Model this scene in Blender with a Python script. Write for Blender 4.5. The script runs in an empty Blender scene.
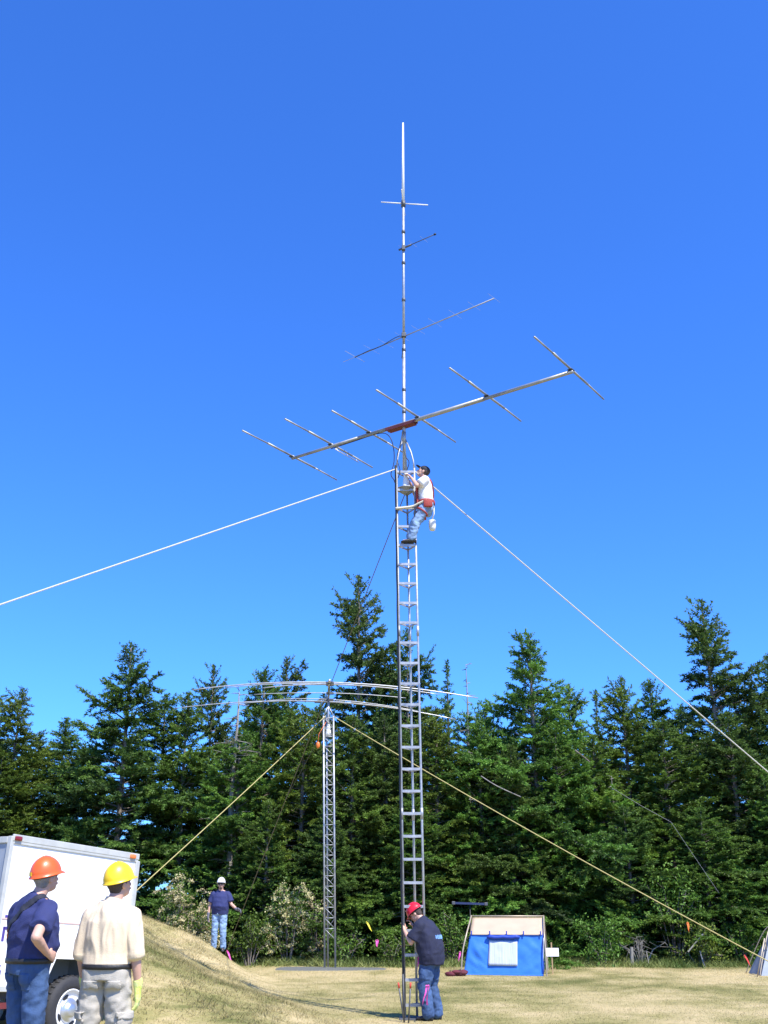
import bpy, bmesh, math, random
import numpy as np
from mathutils import Vector, Matrix, noise

R = math.radians
PI = math.pi
scn = bpy.context.scene
COL = scn.collection
rnd = random.Random(7)

# ------------------------------------------------------------------ camera
FPX = 1052.0
PITCH = R(20.49)
CAM = Vector((0, 0, 1.65))
cam_d = bpy.data.cameras.new("camera")
cam = bpy.data.objects.new("camera", cam_d)
COL.objects.link(cam)
cam.location = CAM
cam.rotation_euler = (R(90) + PITCH, 0, 0)
cam_d.sensor_fit = 'AUTO'
cam_d.sensor_width = 36.0
cam_d.lens = 36.0 * FPX / 1024.0
cam_d.clip_start = 0.1
cam_d.clip_end = 20000
scn.camera = cam

def ray(px, py):
    u = (px - 384) / FPX
    v = (512 - py) / FPX
    return Vector((u, math.cos(PITCH) - v * math.sin(PITCH), math.sin(PITCH) + v * math.cos(PITCH)))

def at(px, py, Y):
    """point of the place seen at a measured photo position, Y metres ahead"""
    d = ray(px, py)
    return CAM + d * (Y / d.y)

def at_z(px, py, z):
    d = ray(px, py)
    return CAM + d * ((z - CAM.z) / d.z)

def sstep(a, b, x):
    t = min(1.0, max(0.0, (x - a) / (b - a)))
    return t * t * (3 - 2 * t)

def gz(x, y):
    """height of the ground"""
    xe = -1.35 - .345 * (y - 20.8) + .45 * sstep(24, 29, y) + .12 * noise.noise(Vector((y * .8, 2.2, 0)))      # foot of the embankment
    s = xe - x
    m = (.74 * sstep(-.6, 1.2, s) * sstep(19.5, 29.5, y) + 1.42 * sstep(.2, 5.0, s) * sstep(13.2, 21.0, y)) * (1 - .35 * sstep(31, 38, y))
    left = 0.24 * sstep(0.5, -3.5, x) * (1 - sstep(16, 24, y))
    back = 0.0
    w = 0.03 * noise.noise(Vector((x * .35, y * .35, 3.1)))
    if 12 < y < 40:
        w += sstep(.0, 1.4, s) * (0.09 * noise.noise(Vector((x * .9, y * .7, 9.1))) + .045 * noise.noise(Vector((x * 2.3, y * 1.9, 4.1))))
    return m + left + back + w

# ------------------------------------------------------------------ objects
OFF = {}

def tag(o, label=None, cat=None, group=None, kind=None):
    if label: o["label"] = label
    if cat: o["category"] = cat
    if group: o["group"] = group
    if kind: o["kind"] = kind
    return o

def empty(name, loc, label, cat, group=None, rot=(0, 0, 0)):
    o = bpy.data.objects.new(name, None)
    o.empty_display_size = 0.2
    COL.objects.link(o)
    o.location = loc
    o.rotation_euler = rot
    OFF[o] = Vector(loc) if rot == (0, 0, 0) else Vector((0, 0, 0))
    return tag(o, label, cat, group)

def link(name, me, material, parent=None):
    o = bpy.data.objects.new(name, me)
    COL.objects.link(o)
    if material is not None:
        for m_ in (material if isinstance(material, (list, tuple)) else [material]):
            me.materials.append(m_)
    if parent is not None:
        o.parent = parent
        OFF[o] = OFF.get(parent, Vector((0, 0, 0)))
    return o

def copy_tree(o, parent=None):
    c = o.copy()
    COL.objects.link(c)
    c.parent = parent
    for ch in o.children:
        copy_tree(ch, c)
    return c

def frame(d, hint=Vector((0, 0, 1))):
    d = d.normalized()
    if abs(d.dot(hint)) > .97:
        hint = Vector((0, 1, 0))
    a = d.cross(hint).normalized()
    b = a.cross(d).normalized()
    return a, b

class MB:
    def __init__(self):
        self.v = []; self.f = []; self.mi = []; self.cur = 0
    def add(self, vs, fs):
        n = len(self.v)
        self.v += [tuple(p) for p in vs]
        for f in fs:
            self.f.append(tuple(i + n for i in f)); self.mi.append(self.cur)
        return self
    def box(self, c, s, M=None, bev=0.0):
        c = Vector(c); x, y, z = s[0] / 2, s[1] / 2, s[2] / 2
        if bev <= 0:
            vs = [Vector((i * x, j * y, k * z)) for k in (-1, 1) for j in (-1, 1) for i in (-1, 1)]
            fs = [(0, 2, 3, 1), (4, 5, 7, 6), (0, 1, 5, 4), (2, 6, 7, 3), (0, 4, 6, 2), (1, 3, 7, 5)]
        else:
            bm = bmesh.new(); bmesh.ops.create_cube(bm, size=1)
            for v in bm.verts: v.co = Vector((v.co.x * 2 * x, v.co.y * 2 * y, v.co.z * 2 * z))
            bmesh.ops.bevel(bm, geom=bm.edges[:], offset=bev, segments=2, affect='EDGES', profile=.5)
            bm.verts.index_update()
            vs = [v.co.copy() for v in bm.verts]; fs = [[q.index for q in f.verts] for f in bm.faces]
            bm.free()
        if M is not None: vs = [M @ p for p in vs]
        return self.add([p + c for p in vs], fs)
    def bar(self, a, b, w, h, up=Vector((0, 0, 1))):
        a = Vector(a); b = Vector(b)
        s, t = frame(b - a, up)
        vs = []
        for p in (a, b):
            for i, j in ((-1, -1), (1, -1), (1, 1), (-1, 1)):
                vs.append(p + s * i * w / 2 + t * j * h / 2)
        return self.add(vs, [(3, 2, 1, 0), (4, 5, 6, 7), (0, 1, 5, 4), (1, 2, 6, 5), (2, 3, 7, 6), (3, 0, 4, 7)])
    def tube(self, pts, r, n=8, cap=True):
        pts = [Vector(p) for p in pts]
        rs = r if isinstance(r, (list, tuple)) else [r] * len(pts)
        vs = []; fs = []
        a = None
        for i, p in enumerate(pts):
            d = (pts[min(i + 1, len(pts) - 1)] - pts[max(i - 1, 0)])
            if d.length < 1e-9: d = Vector((0, 0, 1))
            d.normalize()
            if a is None: a, b = frame(d)
            else:
                a = (a - d * a.dot(d)).normalized(); b = a.cross(d).normalized()
            for k in range(n):
                t = 2 * PI * k / n
                vs.append(p + (a * math.cos(t) + b * math.sin(t)) * rs[i])
        for i in range(len(pts) - 1):
            for k in range(n):
                k2 = (k + 1) % n
                fs.append((i * n + k, i * n + k2, (i + 1) * n + k2, (i + 1) * n + k))
        if cap:
            fs.append(tuple(range(n))[::-1]); fs.append(tuple((len(pts) - 1) * n + k for k in range(n)))
        return self.add(vs, fs)
    def loft(self, rings, n=20):
        """rings: (centre, axis A, axis B) closed with fans"""
        vs = []; fs = []
        for c, A, B in rings:
            for k in range(n):
                t = 2 * PI * k / n
                vs.append(Vector(c) + A * math.cos(t) + B * math.sin(t))
        m = len(rings)
        for i in range(m - 1):
            for k in range(n):
                k2 = (k + 1) % n
                fs.append((i * n + k, i * n + k2, (i + 1) * n + k2, (i + 1) * n + k))
        fs.append(tuple(range(n))[::-1]); fs.append(tuple((m - 1) * n + k for k in range(n)))
        return self.add(vs, fs)
    def ell(self, c, rx, ry, rz, X=Vector((1, 0, 0)), Y=Vector((0, 1, 0)), Z=Vector((0, 0, 1)), n=18, m=10):
        rings = []
        c = Vector(c)
        for i in range(m + 1):
            t = -PI / 2 + PI * (0.03 + .94 * i / m)
            rings.append((c + Z * math.sin(t) * rz, X * math.cos(t) * rx, Y * math.cos(t) * ry))
        return self.loft(rings, n)
    def cap(self, p0, p1, r0, r1, n=14):
        """tapered capsule"""
        p0 = Vector(p0); p1 = Vector(p1)
        d = p1 - p0
        if d.length < 1e-6: d = Vector((0, 0, 1e-4))
        dn = d.normalized(); a, b = frame(dn)
        rings = []
        for i in range(5):
            t = PI / 2 * (1 - i / 4) * .97
            rings.append((p0 - dn * math.sin(t) * r0, a * math.cos(t) * r0, b * math.cos(t) * r0))
        for i in range(5):
            t = PI / 2 * (i / 4) * .97
            rings.append((p1 + dn * math.sin(t) * r1, a * math.cos(t) * r1, b * math.cos(t) * r1))
        return self.loft(rings, n)
    def revolve(self, prof, n=24, M=None):
        """profile of (radius, z), closed at both ends by small fans"""
        vs = []; fs = []
        for r, z in prof:
            for k in range(n):
                t = 2 * PI * k / n
                p = Vector((r * math.cos(t), r * math.sin(t), z))
                vs.append(M @ p if M is not None else p)
        m = len(prof)
        for i in range(m - 1):
            for k in range(n):
                k2 = (k + 1) % n
                fs.append((i * n + k, i * n + k2, (i + 1) * n + k2, (i + 1) * n + k))
        fs.append(tuple(range(n))[::-1]); fs.append(tuple((m - 1) * n + k for k in range(n)))
        return self.add(vs, fs)
    def mesh(self, name, off=None, smooth=False):
        me = bpy.data.meshes.new(name)
        vs = self.v if off is None else [(p[0] - off[0], p[1] - off[1], p[2] - off[2]) for p in self.v]
        me.from_pydata(vs, [], self.f)
        if any(self.mi): me.polygons.foreach_set("material_index", self.mi)
        if smooth: me.polygons.foreach_set("use_smooth", [True] * len(me.polygons))
        me.update()
        return me
    def build(self, name, material, parent=None, smooth=False):
        off = OFF.get(parent) if parent is not None else None
        return link(name, self.mesh(name, off, smooth), material, parent)

def thing(name, mb, material, label, cat, group=None, smooth=False):
    """a thing that is one mesh, its origin at its base"""
    zs = [p[2] for p in mb.v]
    z0 = min(zs)
    low = [p for p in mb.v if p[2] < z0 + .05]
    o_ = Vector((sum(p[0] for p in low) / len(low), sum(p[1] for p in low) / len(low), z0))
    me = mb.mesh(name, o_, smooth)
    o = link(name, me, material)
    o.location = o_
    return tag(o, label, cat, group)

# ------------------------------------------------------------------ materials
def mat(name, col, rough=.6, metal=0., var=.12, vscale=8., bump=0., bscale=60., stretch=(1, 1, 1), spec=.5,
        col2=None, trans=0., fine=0., coat=0.):
    m = bpy.data.materials.new(name); m.use_nodes = True
    nt = m.node_tree; N = nt.nodes; L = nt.links
    b = N["Principled BSDF"]
    b.inputs["Roughness"].default_value = rough
    b.inputs["Metallic"].default_value = metal
    b.inputs["Specular IOR Level"].default_value = spec
    if coat: b.inputs["Coat Weight"].default_value = coat; b.inputs["Coat Roughness"].default_value = .15
    tc = N.new("ShaderNodeTexCoord")
    mp = N.new("ShaderNodeMapping"); mp.inputs["Scale"].default_value = stretch
    L.new(tc.outputs["Object"], mp.inputs["Vector"])
    nz = N.new("ShaderNodeTexNoise"); nz.inputs["Scale"].default_value = vscale; nz.inputs["Detail"].default_value = 6
    nz.inputs["Roughness"].default_value = .62
    L.new(mp.outputs[0], nz.inputs["Vector"])
    rp = N.new("ShaderNodeValToRGB")
    c1 = Vector(col[:3]); c2 = Vector(col2[:3]) if col2 else c1
    lo = c1 * (1 - var); hi = c2 * (1 + var)
    rp.color_ramp.elements[0].position = .32; rp.color_ramp.elements[1].position = .68
    rp.color_ramp.elements[0].color = (*[max(0, q) for q in lo], 1)
    rp.color_ramp.elements[1].color = (*[min(1, q) for q in hi], 1)
    L.new(nz.outputs["Fac"], rp.inputs[0])
    L.new(rp.outputs[0], b.inputs["Base Color"])
    if rough < .9:
        mr = N.new("ShaderNodeMapRange"); mr.inputs[3].default_value = max(.05, rough - .12); mr.inputs[4].default_value = min(1, rough + .15)
        L.new(nz.outputs["Fac"], mr.inputs[0]); L.new(mr.outputs[0], b.inputs["Roughness"])
    if bump > 0:
        n2 = N.new("ShaderNodeTexNoise"); n2.inputs["Scale"].default_value = bscale; n2.inputs["Detail"].default_value = 5
        L.new(mp.outputs[0], n2.inputs["Vector"])
        bp = N.new("ShaderNodeBump"); bp.inputs["Strength"].default_value = bump; bp.inputs["Distance"].default_value = .02
        L.new(n2.outputs["Fac"], bp.inputs["Height"]); L.new(bp.outputs[0], b.inputs["Normal"])
    if trans > 0:
        tr = N.new("ShaderNodeBsdfTranslucent"); L.new(rp.outputs[0], tr.inputs["Color"])
        mx = N.new("ShaderNodeMixShader"); mx.inputs[0].default_value = trans
        L.new(b.outputs[0], mx.inputs[1]); L.new(tr.outputs[0], mx.inputs[2])
        L.new(mx.outputs[0], N["Material Output"].inputs["Surface"])
    return m

def leaf_mat(name, dark, light, trans=.22, rough=.55, spec=.3, objvar=.18):
    """leaves: colour from the per-leaf attribute 'tint', differing from plant to plant"""
    m = bpy.data.materials.new(name); m.use_nodes = True
    nt = m.node_tree; N = nt.nodes; L = nt.links
    b = N["Principled BSDF"]; b.inputs["Roughness"].default_value = rough; b.inputs["Specular IOR Level"].default_value = spec
    at_ = N.new("ShaderNodeAttribute"); at_.attribute_name = "tint"
    rp = N.new("ShaderNodeValToRGB")
    rp.color_ramp.elements[0].color = (*dark, 1); rp.color_ramp.elements[1].color = (*light, 1)
    L.new(at_.outputs["Fac"], rp.inputs[0])
    oi = N.new("ShaderNodeObjectInfo")
    hs = N.new("ShaderNodeHueSaturation")
    mr = N.new("ShaderNodeMapRange"); mr.inputs[3].default_value = 1 - objvar; mr.inputs[4].default_value = 1 + objvar
    L.new(oi.outputs["Random"], mr.inputs[0]); L.new(mr.outputs[0], hs.inputs["Value"])
    mh = N.new("ShaderNodeMapRange"); mh.inputs[3].default_value = .485; mh.inputs[4].default_value = .515
    L.new(oi.outputs["Random"], mh.inputs[0]); L.new(mh.outputs[0], hs.inputs["Hue"])
    L.new(rp.outputs[0], hs.inputs["Color"]); L.new(hs.outputs[0], b.inputs["Base Color"])
    tr = N.new("ShaderNodeBsdfTranslucent"); L.new(hs.outputs[0], tr.inputs["Color"])
    mx = N.new("ShaderNodeMixShader"); mx.inputs[0].default_value = trans
    L.new(b.outputs[0], mx.inputs[1]); L.new(tr.outputs[0], mx.inputs[2])
    L.new(mx.outputs[0], N["Material Output"].inputs["Surface"])
    return m

M = {}
M['steel'] = mat('galvanised_steel', (.40, .41, .42), .45, .5, .18, 14, .06, 90)
M['dull_steel'] = mat('darker_steel', (.27, .28, .29), .5, .5, .2, 10, .08, 90)
M['dark_steel'] = mat('dark_painted_steel', (.10, .105, .11), .5, .4, .25, 12)
M['alu'] = mat('aluminium', (.52, .52, .50), .38, .7, .12, 6)
M['dull_alu'] = mat('oxidised_aluminium', (.34, .34, .32), .5, .55, .2, 6)
M['white_glass'] = mat('white_fibreglass', (.78, .79, .78), .4, 0, .05, 5)
M['cable'] = mat('black_cable', (.018, .018, .02), .5)
M['white_rope'] = mat('white_rope', (.54, .53, .46), .8, 0, .1, 30, .5, 200)
M['yellow_rope'] = mat('yellow_rope', (.46, .39, .15), .8, 0, .15, 20, .5, 200)
M['old_rope'] = mat('faded_rope', (.15, .13, .08), .85, 0, .2, 20)
M['grey_wire'] = mat('grey_wire', (.20, .21, .21), .6)
M['red_plate'] = mat('dark_red_paint', (.14, .030, .03), .55, 0, .2, 10)
M['black'] = mat('black_plastic', (.015, .015, .017), .5)
M['orange'] = mat('orange_plastic', (.75, .18, .03), .4)
M['pink'] = mat('pink_tape', (.85, .12, .50), .5, 0, .1, 10, trans=.3)
M['red_tape'] = mat('red_tape', (.72, .07, .05), .5, trans=.25)
M['orange_tape'] = mat('orange_tape', (.85, .22, .04), .5, trans=.25)
M['yellow_tape'] = mat('yellow_tape', (.80, .70, .05), .5, trans=.25)
M['wood'] = mat('raw_wood', (.38, .26, .13), .75, 0, .2, 6, .2, 40, (8, 8, .6))
M['brown_wood'] = mat('brown_wood', (.27, .13, .06), .75, 0, .2, 6, .2, 40, (8, 8, .6))
M['paper'] = mat('white_board', (.80, .80, .79), .6, 0, .03, 4)
M['bark'] = mat('bark', (.13, .10, .075), .9, 0, .35, 5, .8, 24, (1, 1, .25), col2=(.22, .19, .16))
M['pale_bark'] = mat('pale_bark', (.25, .235, .205), .9, 0, .3, 5, .6, 24, (1, 1, .3))
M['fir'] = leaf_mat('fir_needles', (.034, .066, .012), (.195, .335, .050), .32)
M['fir_blue'] = leaf_mat('bluish_fir_needles', (.028, .060, .016), (.165, .295, .052), .32)
M['fir_olive'] = leaf_mat('yellowish_fir_needles', (.048, .078, .012), (.215, .330, .046), .32)
M['leaf'] = leaf_mat('broad_leaves', (.045, .100, .014), (.17, .28, .04), .3)
M['leaf_yel'] = leaf_mat('yellow_green_leaves', (.07, .12, .015), (.24, .30, .05), .35)
M['blossom'] = leaf_mat('cream_blossom', (.36, .30, .13), (.70, .62, .36), .2, .8)
M['grass'] = leaf_mat('grass_blades', (.175, .178, .055), (.54, .45, .235), .42, .7, .2, 0)
_e = M['grass'].node_tree.nodes['Color Ramp'].color_ramp.elements.new(.5); _e.color = (.31, .255, .115, 1)
M['tall_grass'] = leaf_mat('tall_green_grass', (.06, .11, .02), (.28, .30, .10), .3, .7, .2, 0)
# ------------------------------------------------------------------ light
SUN_AZ = math.atan2(.60, -.80)      # clockwise from +Y
SUN_EL = R(56)
w = bpy.data.worlds.new("World"); scn.world = w; w.use_nodes = True
nt = w.node_tree
bg = nt.nodes["Background"]
sky = nt.nodes.new("ShaderNodeTexSky"); sky.sky_type = 'NISHITA'; sky.sun_disc = False
sky.sun_elevation = SUN_EL; sky.sun_rotation = SUN_AZ
sky.altitude = 50; sky.air_density = 1.0; sky.dust_density = .4; sky.ozone_density = 4.0
hs = nt.nodes.new("ShaderNodeHueSaturation"); hs.inputs["Saturation"].default_value = 1.0
hs.inputs["Hue"].default_value = .5
gm = nt.nodes.new("ShaderNodeGamma"); gm.inputs[1].default_value = 1.0
nt.links.new(sky.outputs[0], hs.inputs["Color"]); nt.links.new(hs.outputs[0], gm.inputs[0])
tn = nt.nodes.new("ShaderNodeMix"); tn.data_type = 'RGBA'; tn.blend_type = 'MULTIPLY'; tn.inputs[0].default_value = 1
tn.inputs[7].default_value = (.30, .68, 1.38, 1)
nt.links.new(gm.outputs[0], tn.inputs[6]); nt.links.new(tn.outputs[2], bg.inputs["Color"])
bg.inputs["Strength"].default_value = .13
sd = bpy.data.lights.new("sun", 'SUN'); sd.energy = 4.6; sd.angle = R(.53); sd.color = (1, .95, .87)
so = bpy.data.objects.new("sun", sd); COL.objects.link(so)
sv = Vector((math.sin(SUN_AZ) * math.cos(SUN_EL), math.cos(SUN_AZ) * math.cos(SUN_EL), math.sin(SUN_EL)))
so.rotation_euler = (-sv).to_track_quat('-Z', 'Y').to_euler()
so.location = (8, -10, 20)
vs_ = scn.view_settings
scn.display_settings.display_device = 'sRGB'
vs_.view_transform = 'Standard'; vs_.look = 'None'; vs_.gamma = 1; vs_.exposure = 0.85; vs_.use_curve_mapping = False

# ------------------------------------------------------------------ ground
def dryness(x, y):
    n1 = noise.noise(Vector((x * .22, y * .13, 1.7)))
    n2 = noise.noise(Vector((x * .9, y * .55, 7.3)))
    n3 = noise.noise(Vector((x * 2.6, y * 1.8, 4.3)))
    d = .57 + .50 * n1 + .46 * n2 + .36 * n3
    mound = sstep(0, 1.2, -1.35 - .345 * (y - 20.8) - x) * sstep(13, 16, y)
    s_ = -1.35 - .345 * (y - 20.8) + .45 * sstep(24, 29, y) - x
    d -= .02 * mound; d += .24 * math.exp(-((s_ - .7) / 1.3) ** 2) * (1 - sstep(26, 30, y)); d += .34 * mound * noise.noise(Vector((x * 4.2, y * 3.2, 1.3)))
    d -= .35 * sstep(31.0, 33.5, y)
    return min(1, max(0, d))

xs = sorted(set([round(-40 + i * .25, 3) for i in range(321)] + [-40 - 1.5 ** k for k in range(1, 20)] + [40 + 1.5 ** k for k in range(1, 20)]))
ys = sorted(set([round(4 + i * .25, 3) for i in range(209)] + [4 - 1.5 ** k for k in range(1, 20)] + [56 + 1.5 ** k for k in range(1, 20)]))
nx, ny = len(xs), len(ys)
vv = []; dry = []; forest = []
for y in ys:
    for x in xs:
        vv.append((x, y, gz(x, y))); dry.append(dryness(x, y))
        forest.append(sstep(33.2, 34.2, y + .8 * noise.noise(Vector((x * .5, y * .5, 0)))))
ff = [(j * nx + i, j * nx + i + 1, (j + 1) * nx + i + 1, (j + 1) * nx + i) for j in range(ny - 1) for i in range(nx - 1)]
me = bpy.data.meshes.new("ground"); me.from_pydata(vv, [], ff)
a_ = me.attributes.new("dry", 'FLOAT', 'POINT'); a_.data.foreach_set("value", dry)
a_ = me.attributes.new("forest", 'FLOAT', 'POINT'); a_.data.foreach_set("value", forest)
me.polygons.foreach_set("use_smooth", [True] * len(ff)); me.update()
gm_ = bpy.data.materials.new("dry_mown_grass"); gm_.use_nodes = True
nt = gm_.node_tree; N = nt.nodes; L = nt.links; b = N["Principled BSDF"]; b.inputs["Roughness"].default_value = .95; b.inputs["Specular IOR Level"].default_value = .1
def attr(n):
    q = N.new("ShaderNodeAttribute"); q.attribute_name = n; return q.outputs["Fac"]
tc = N.new("ShaderNodeTexCoord")
nz = N.new("ShaderNodeTexNoise"); nz.inputs["Scale"].default_value = 6.5; nz.inputs["Detail"].default_value = 8; nz.inputs["Roughness"].default_value = .75
L.new(tc.outputs["Object"], nz.inputs["Vector"])
ma = N.new("ShaderNodeMath"); ma.operation = 'MULTIPLY_ADD'; ma.inputs[1].default_value = 1.3; ma.inputs[2].default_value = -.65
L.new(nz.outputs["Fac"], ma.inputs[0])
ad = N.new("ShaderNodeMath"); ad.operation = 'ADD'; ad.use_clamp = True
L.new(attr("dry"), ad.inputs[0]); L.new(ma.outputs[0], ad.inputs[1])
rp = N.new("ShaderNodeValToRGB"); e = rp.color_ramp.elements
e[0].position = .1; e[0].color = (.145, .152, .046, 1); e[1].position = .95; e[1].color = (.50, .40, .21, 1)
q = e.new(.5); q.color = (.315, .275, .110, 1)
L.new(ad.outputs[0], rp.inputs[0])
soil = N.new("ShaderNodeRGB"); soil.outputs[0].default_value = (.05, .04, .026, 1)
mx = N.new("ShaderNodeMix"); mx.data_type = 'RGBA'
L.new(attr("forest"), mx.inputs[0]); L.new(rp.outputs[0], mx.inputs[6]); L.new(soil.outputs[0], mx.inputs[7])
L.new(mx.outputs[2], b.inputs["Base Color"])
n2 = N.new("ShaderNodeTexNoise"); n2.inputs["Scale"].default_value = 11; n2.inputs["Detail"].default_value = 9; n2.inputs["Roughness"].default_value = .72
L.new(tc.outputs["Object"], n2.inputs["Vector"])
bp = N.new("ShaderNodeBump"); bp.inputs["Strength"].default_value = .75; bp.inputs["Distance"].default_value = .06
L.new(n2.outputs["Fac"], bp.inputs["Height"]); L.new(bp.outputs[0], b.inputs["Normal"])
g = link("ground", me, gm_); tag(g, kind="structure")
g["label"] = "dry mown grass field rising to a grassy mound"

# grey gravel pad under the thin lattice mast
pc = at_z(330, 971, .0)
mb = MB(); ring = []
for k in range(48):
    t = 2 * PI * k / 48
    rr = 1 + .06 * noise.noise(Vector((math.cos(t) * 3, math.sin(t) * 3, 5)))
    x = pc.x - .02 + 1.72 * rr * math.copysign(abs(math.cos(t)) ** .45, math.cos(t)); y = 31.55 + .75 * rr * math.copysign(abs(math.sin(t)) ** .6, math.sin(t))
    ring.append((x, y))
nn = 6; vsx = []; fsx = []
cx = sum(p[0] for p in ring) / 48; cy = sum(p[1] for p in ring) / 48
for j in range(nn + 1):
    for (x, y) in ring:
        X = cx + (x - cx) * (1 - j / nn * .98); Y = cy + (y - cy) * (1 - j / nn * .98)
        vsx.append((X, Y, gz(X, Y) + (.022 if j else -.05)))
for j in range(nn):
    for k in range(48):
        fsx.append((j * 48 + k, j * 48 + (k + 1) % 48, (j + 1) * 48 + (k + 1) % 48, (j + 1) * 48 + k))
mb.add(vsx, fsx)
M['gravel'] = mat('grey_gravel', (.125, .13, .115), .95, 0, .3, 30, .8, 80)
o = mb.build("gravel_pad", M['gravel']); tag(o, "flat grey gravel pad under the thin lattice mast", kind="structure")

# ------------------------------------------------------------------ grass blades
def blades(name, n, region, hfun, material, label, seed, wid=.0065, dens=None):
    r = np.random.RandomState(seed)
    V = np.zeros((n * 3, 3), np.float32); T = np.zeros(n * 3, np.float32)
    k = 0
    while k < n:
        x = r.uniform(region[0], region[1]); y = region[2] + (region[3] - region[2]) * r.rand() ** 1.0
        if abs(x) > y * .42 + 1.2: continue
        if dens is not None and r.rand() > dens(x, y): continue
        z = gz(x, y); d = dryness(x, y)
        h = hfun(x, y, r)
        a = r.uniform(0, 2 * PI); ca, sa = math.cos(a), math.sin(a)
        lean = r.normal(0, 1.1, 2) * h
        wd = wid * r.uniform(.6, 1.5)
        V[3 * k] = (x - ca * wd, y - sa * wd, z - .01); V[3 * k + 1] = (x + ca * wd, y + sa * wd, z - .01)
        V[3 * k + 2] = (x + lean[0], y + lean[1], z + h)
        t = min(1, max(0, d + .16 + r.normal(0, .12))); T[3 * k:3 * k + 3] = t
        k += 1
    me = bpy.data.meshes.new(name)
    me.vertices.add(n * 3); me.vertices.foreach_set("co", V.ravel())
    me.loops.add(n * 3); me.loops.foreach_set("vertex_index", np.arange(n * 3, dtype=np.int32))
    me.polygons.add(n); me.polygons.foreach_set("loop_start", np.arange(0, n * 3, 3, dtype=np.int32))
    me.update(calc_edges=True)
    a_ = me.attributes.new("tint", 'FLOAT', 'POINT'); a_.data.foreach_set("value", T)
    o = link(name, me, material); tag(o, label, kind="stuff", cat="grass")
    return o

def h_field(x, y, r):
    mound = sstep(0, 1.2, -1.35 - .345 * (y - 20.8) - x) * sstep(13, 16, y)
    return r.uniform(.008, .022) * (1 + mound * (1.7 + 2.4 * noise.noise(Vector((x * 2.3, y * 2., 8.)))))
blades("grass", 330000, (-14, 16, 12.5, 34.5), h_field, M['grass'], "short dry mown grass covering the field and mound", 3)
def h_edge(x, y, r): return r.uniform(.06, .30) * (.5 + .5 * sstep(31.8, 33.6, y))
def d_edge(x, y):
    return sstep(31.9 - .5 * noise.noise(Vector((x * .4, 0, 0))), 33.3, y) * (.45 + .55 * noise.noise(Vector((x * 1.1, y, 2)))) * (1 if x > -3.2 else .3)
blades("tall_grass", 18000, (-13, 15, 31.5, 34.6), h_edge, M['tall_grass'], "taller green grass along the foot of the trees", 5, .016, d_edge)

# ------------------------------------------------------------------ conifers
class Leaves:
    def __init__(self): self.P = []; self.D = []; self.L = []; self.W = []; self.N = []; self.T = []
    def add(self, P, D, Ln, Wd, Nm, T):
        self.P.append(P); self.D.append(D); self.L.append(Ln); self.W.append(Wd); self.N.append(Nm); self.T.append(T)
    def mesh(self, name):
        P = np.concatenate(self.P); D = np.concatenate(self.D); Ln = np.concatenate(self.L)[:, None]; Wd = np.concatenate(self.W)[:, None]
        Nm = np.concatenate(self.N); T = np.concatenate(self.T)
        D = D / np.linalg.norm(D, axis=1, keepdims=True)
        S = np.cross(D, Nm); S /= (np.linalg.norm(S, axis=1, keepdims=True) + 1e-9)
        n = len(P)
        V = np.zeros((n, 4, 3), np.float32)
        V[:, 0] = P; V[:, 1] = P + D * Ln * .45 + S * Wd * .5; V[:, 2] = P + D * Ln; V[:, 3] = P + D * Ln * .45 - S * Wd * .5
        me = bpy.data.meshes.new(name)
        me.vertices.add(n * 4); me.vertices.foreach_set("co", V.ravel())
        me.loops.add(n * 4); me.loops.foreach_set("vertex_index", np.arange(n * 4, dtype=np.int32))
        me.polygons.add(n); me.polygons.foreach_set("loop_start", np.arange(0, n * 4, 4, dtype=np.int32))
        me.update(calc_edges=True)
        a_ = me.attributes.new("tint", 'FLOAT', 'POINT'); a_.data.foreach_set("value", np.repeat(np.clip(T, 0, 1), 4).astype(np.float32))
        return me

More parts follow.
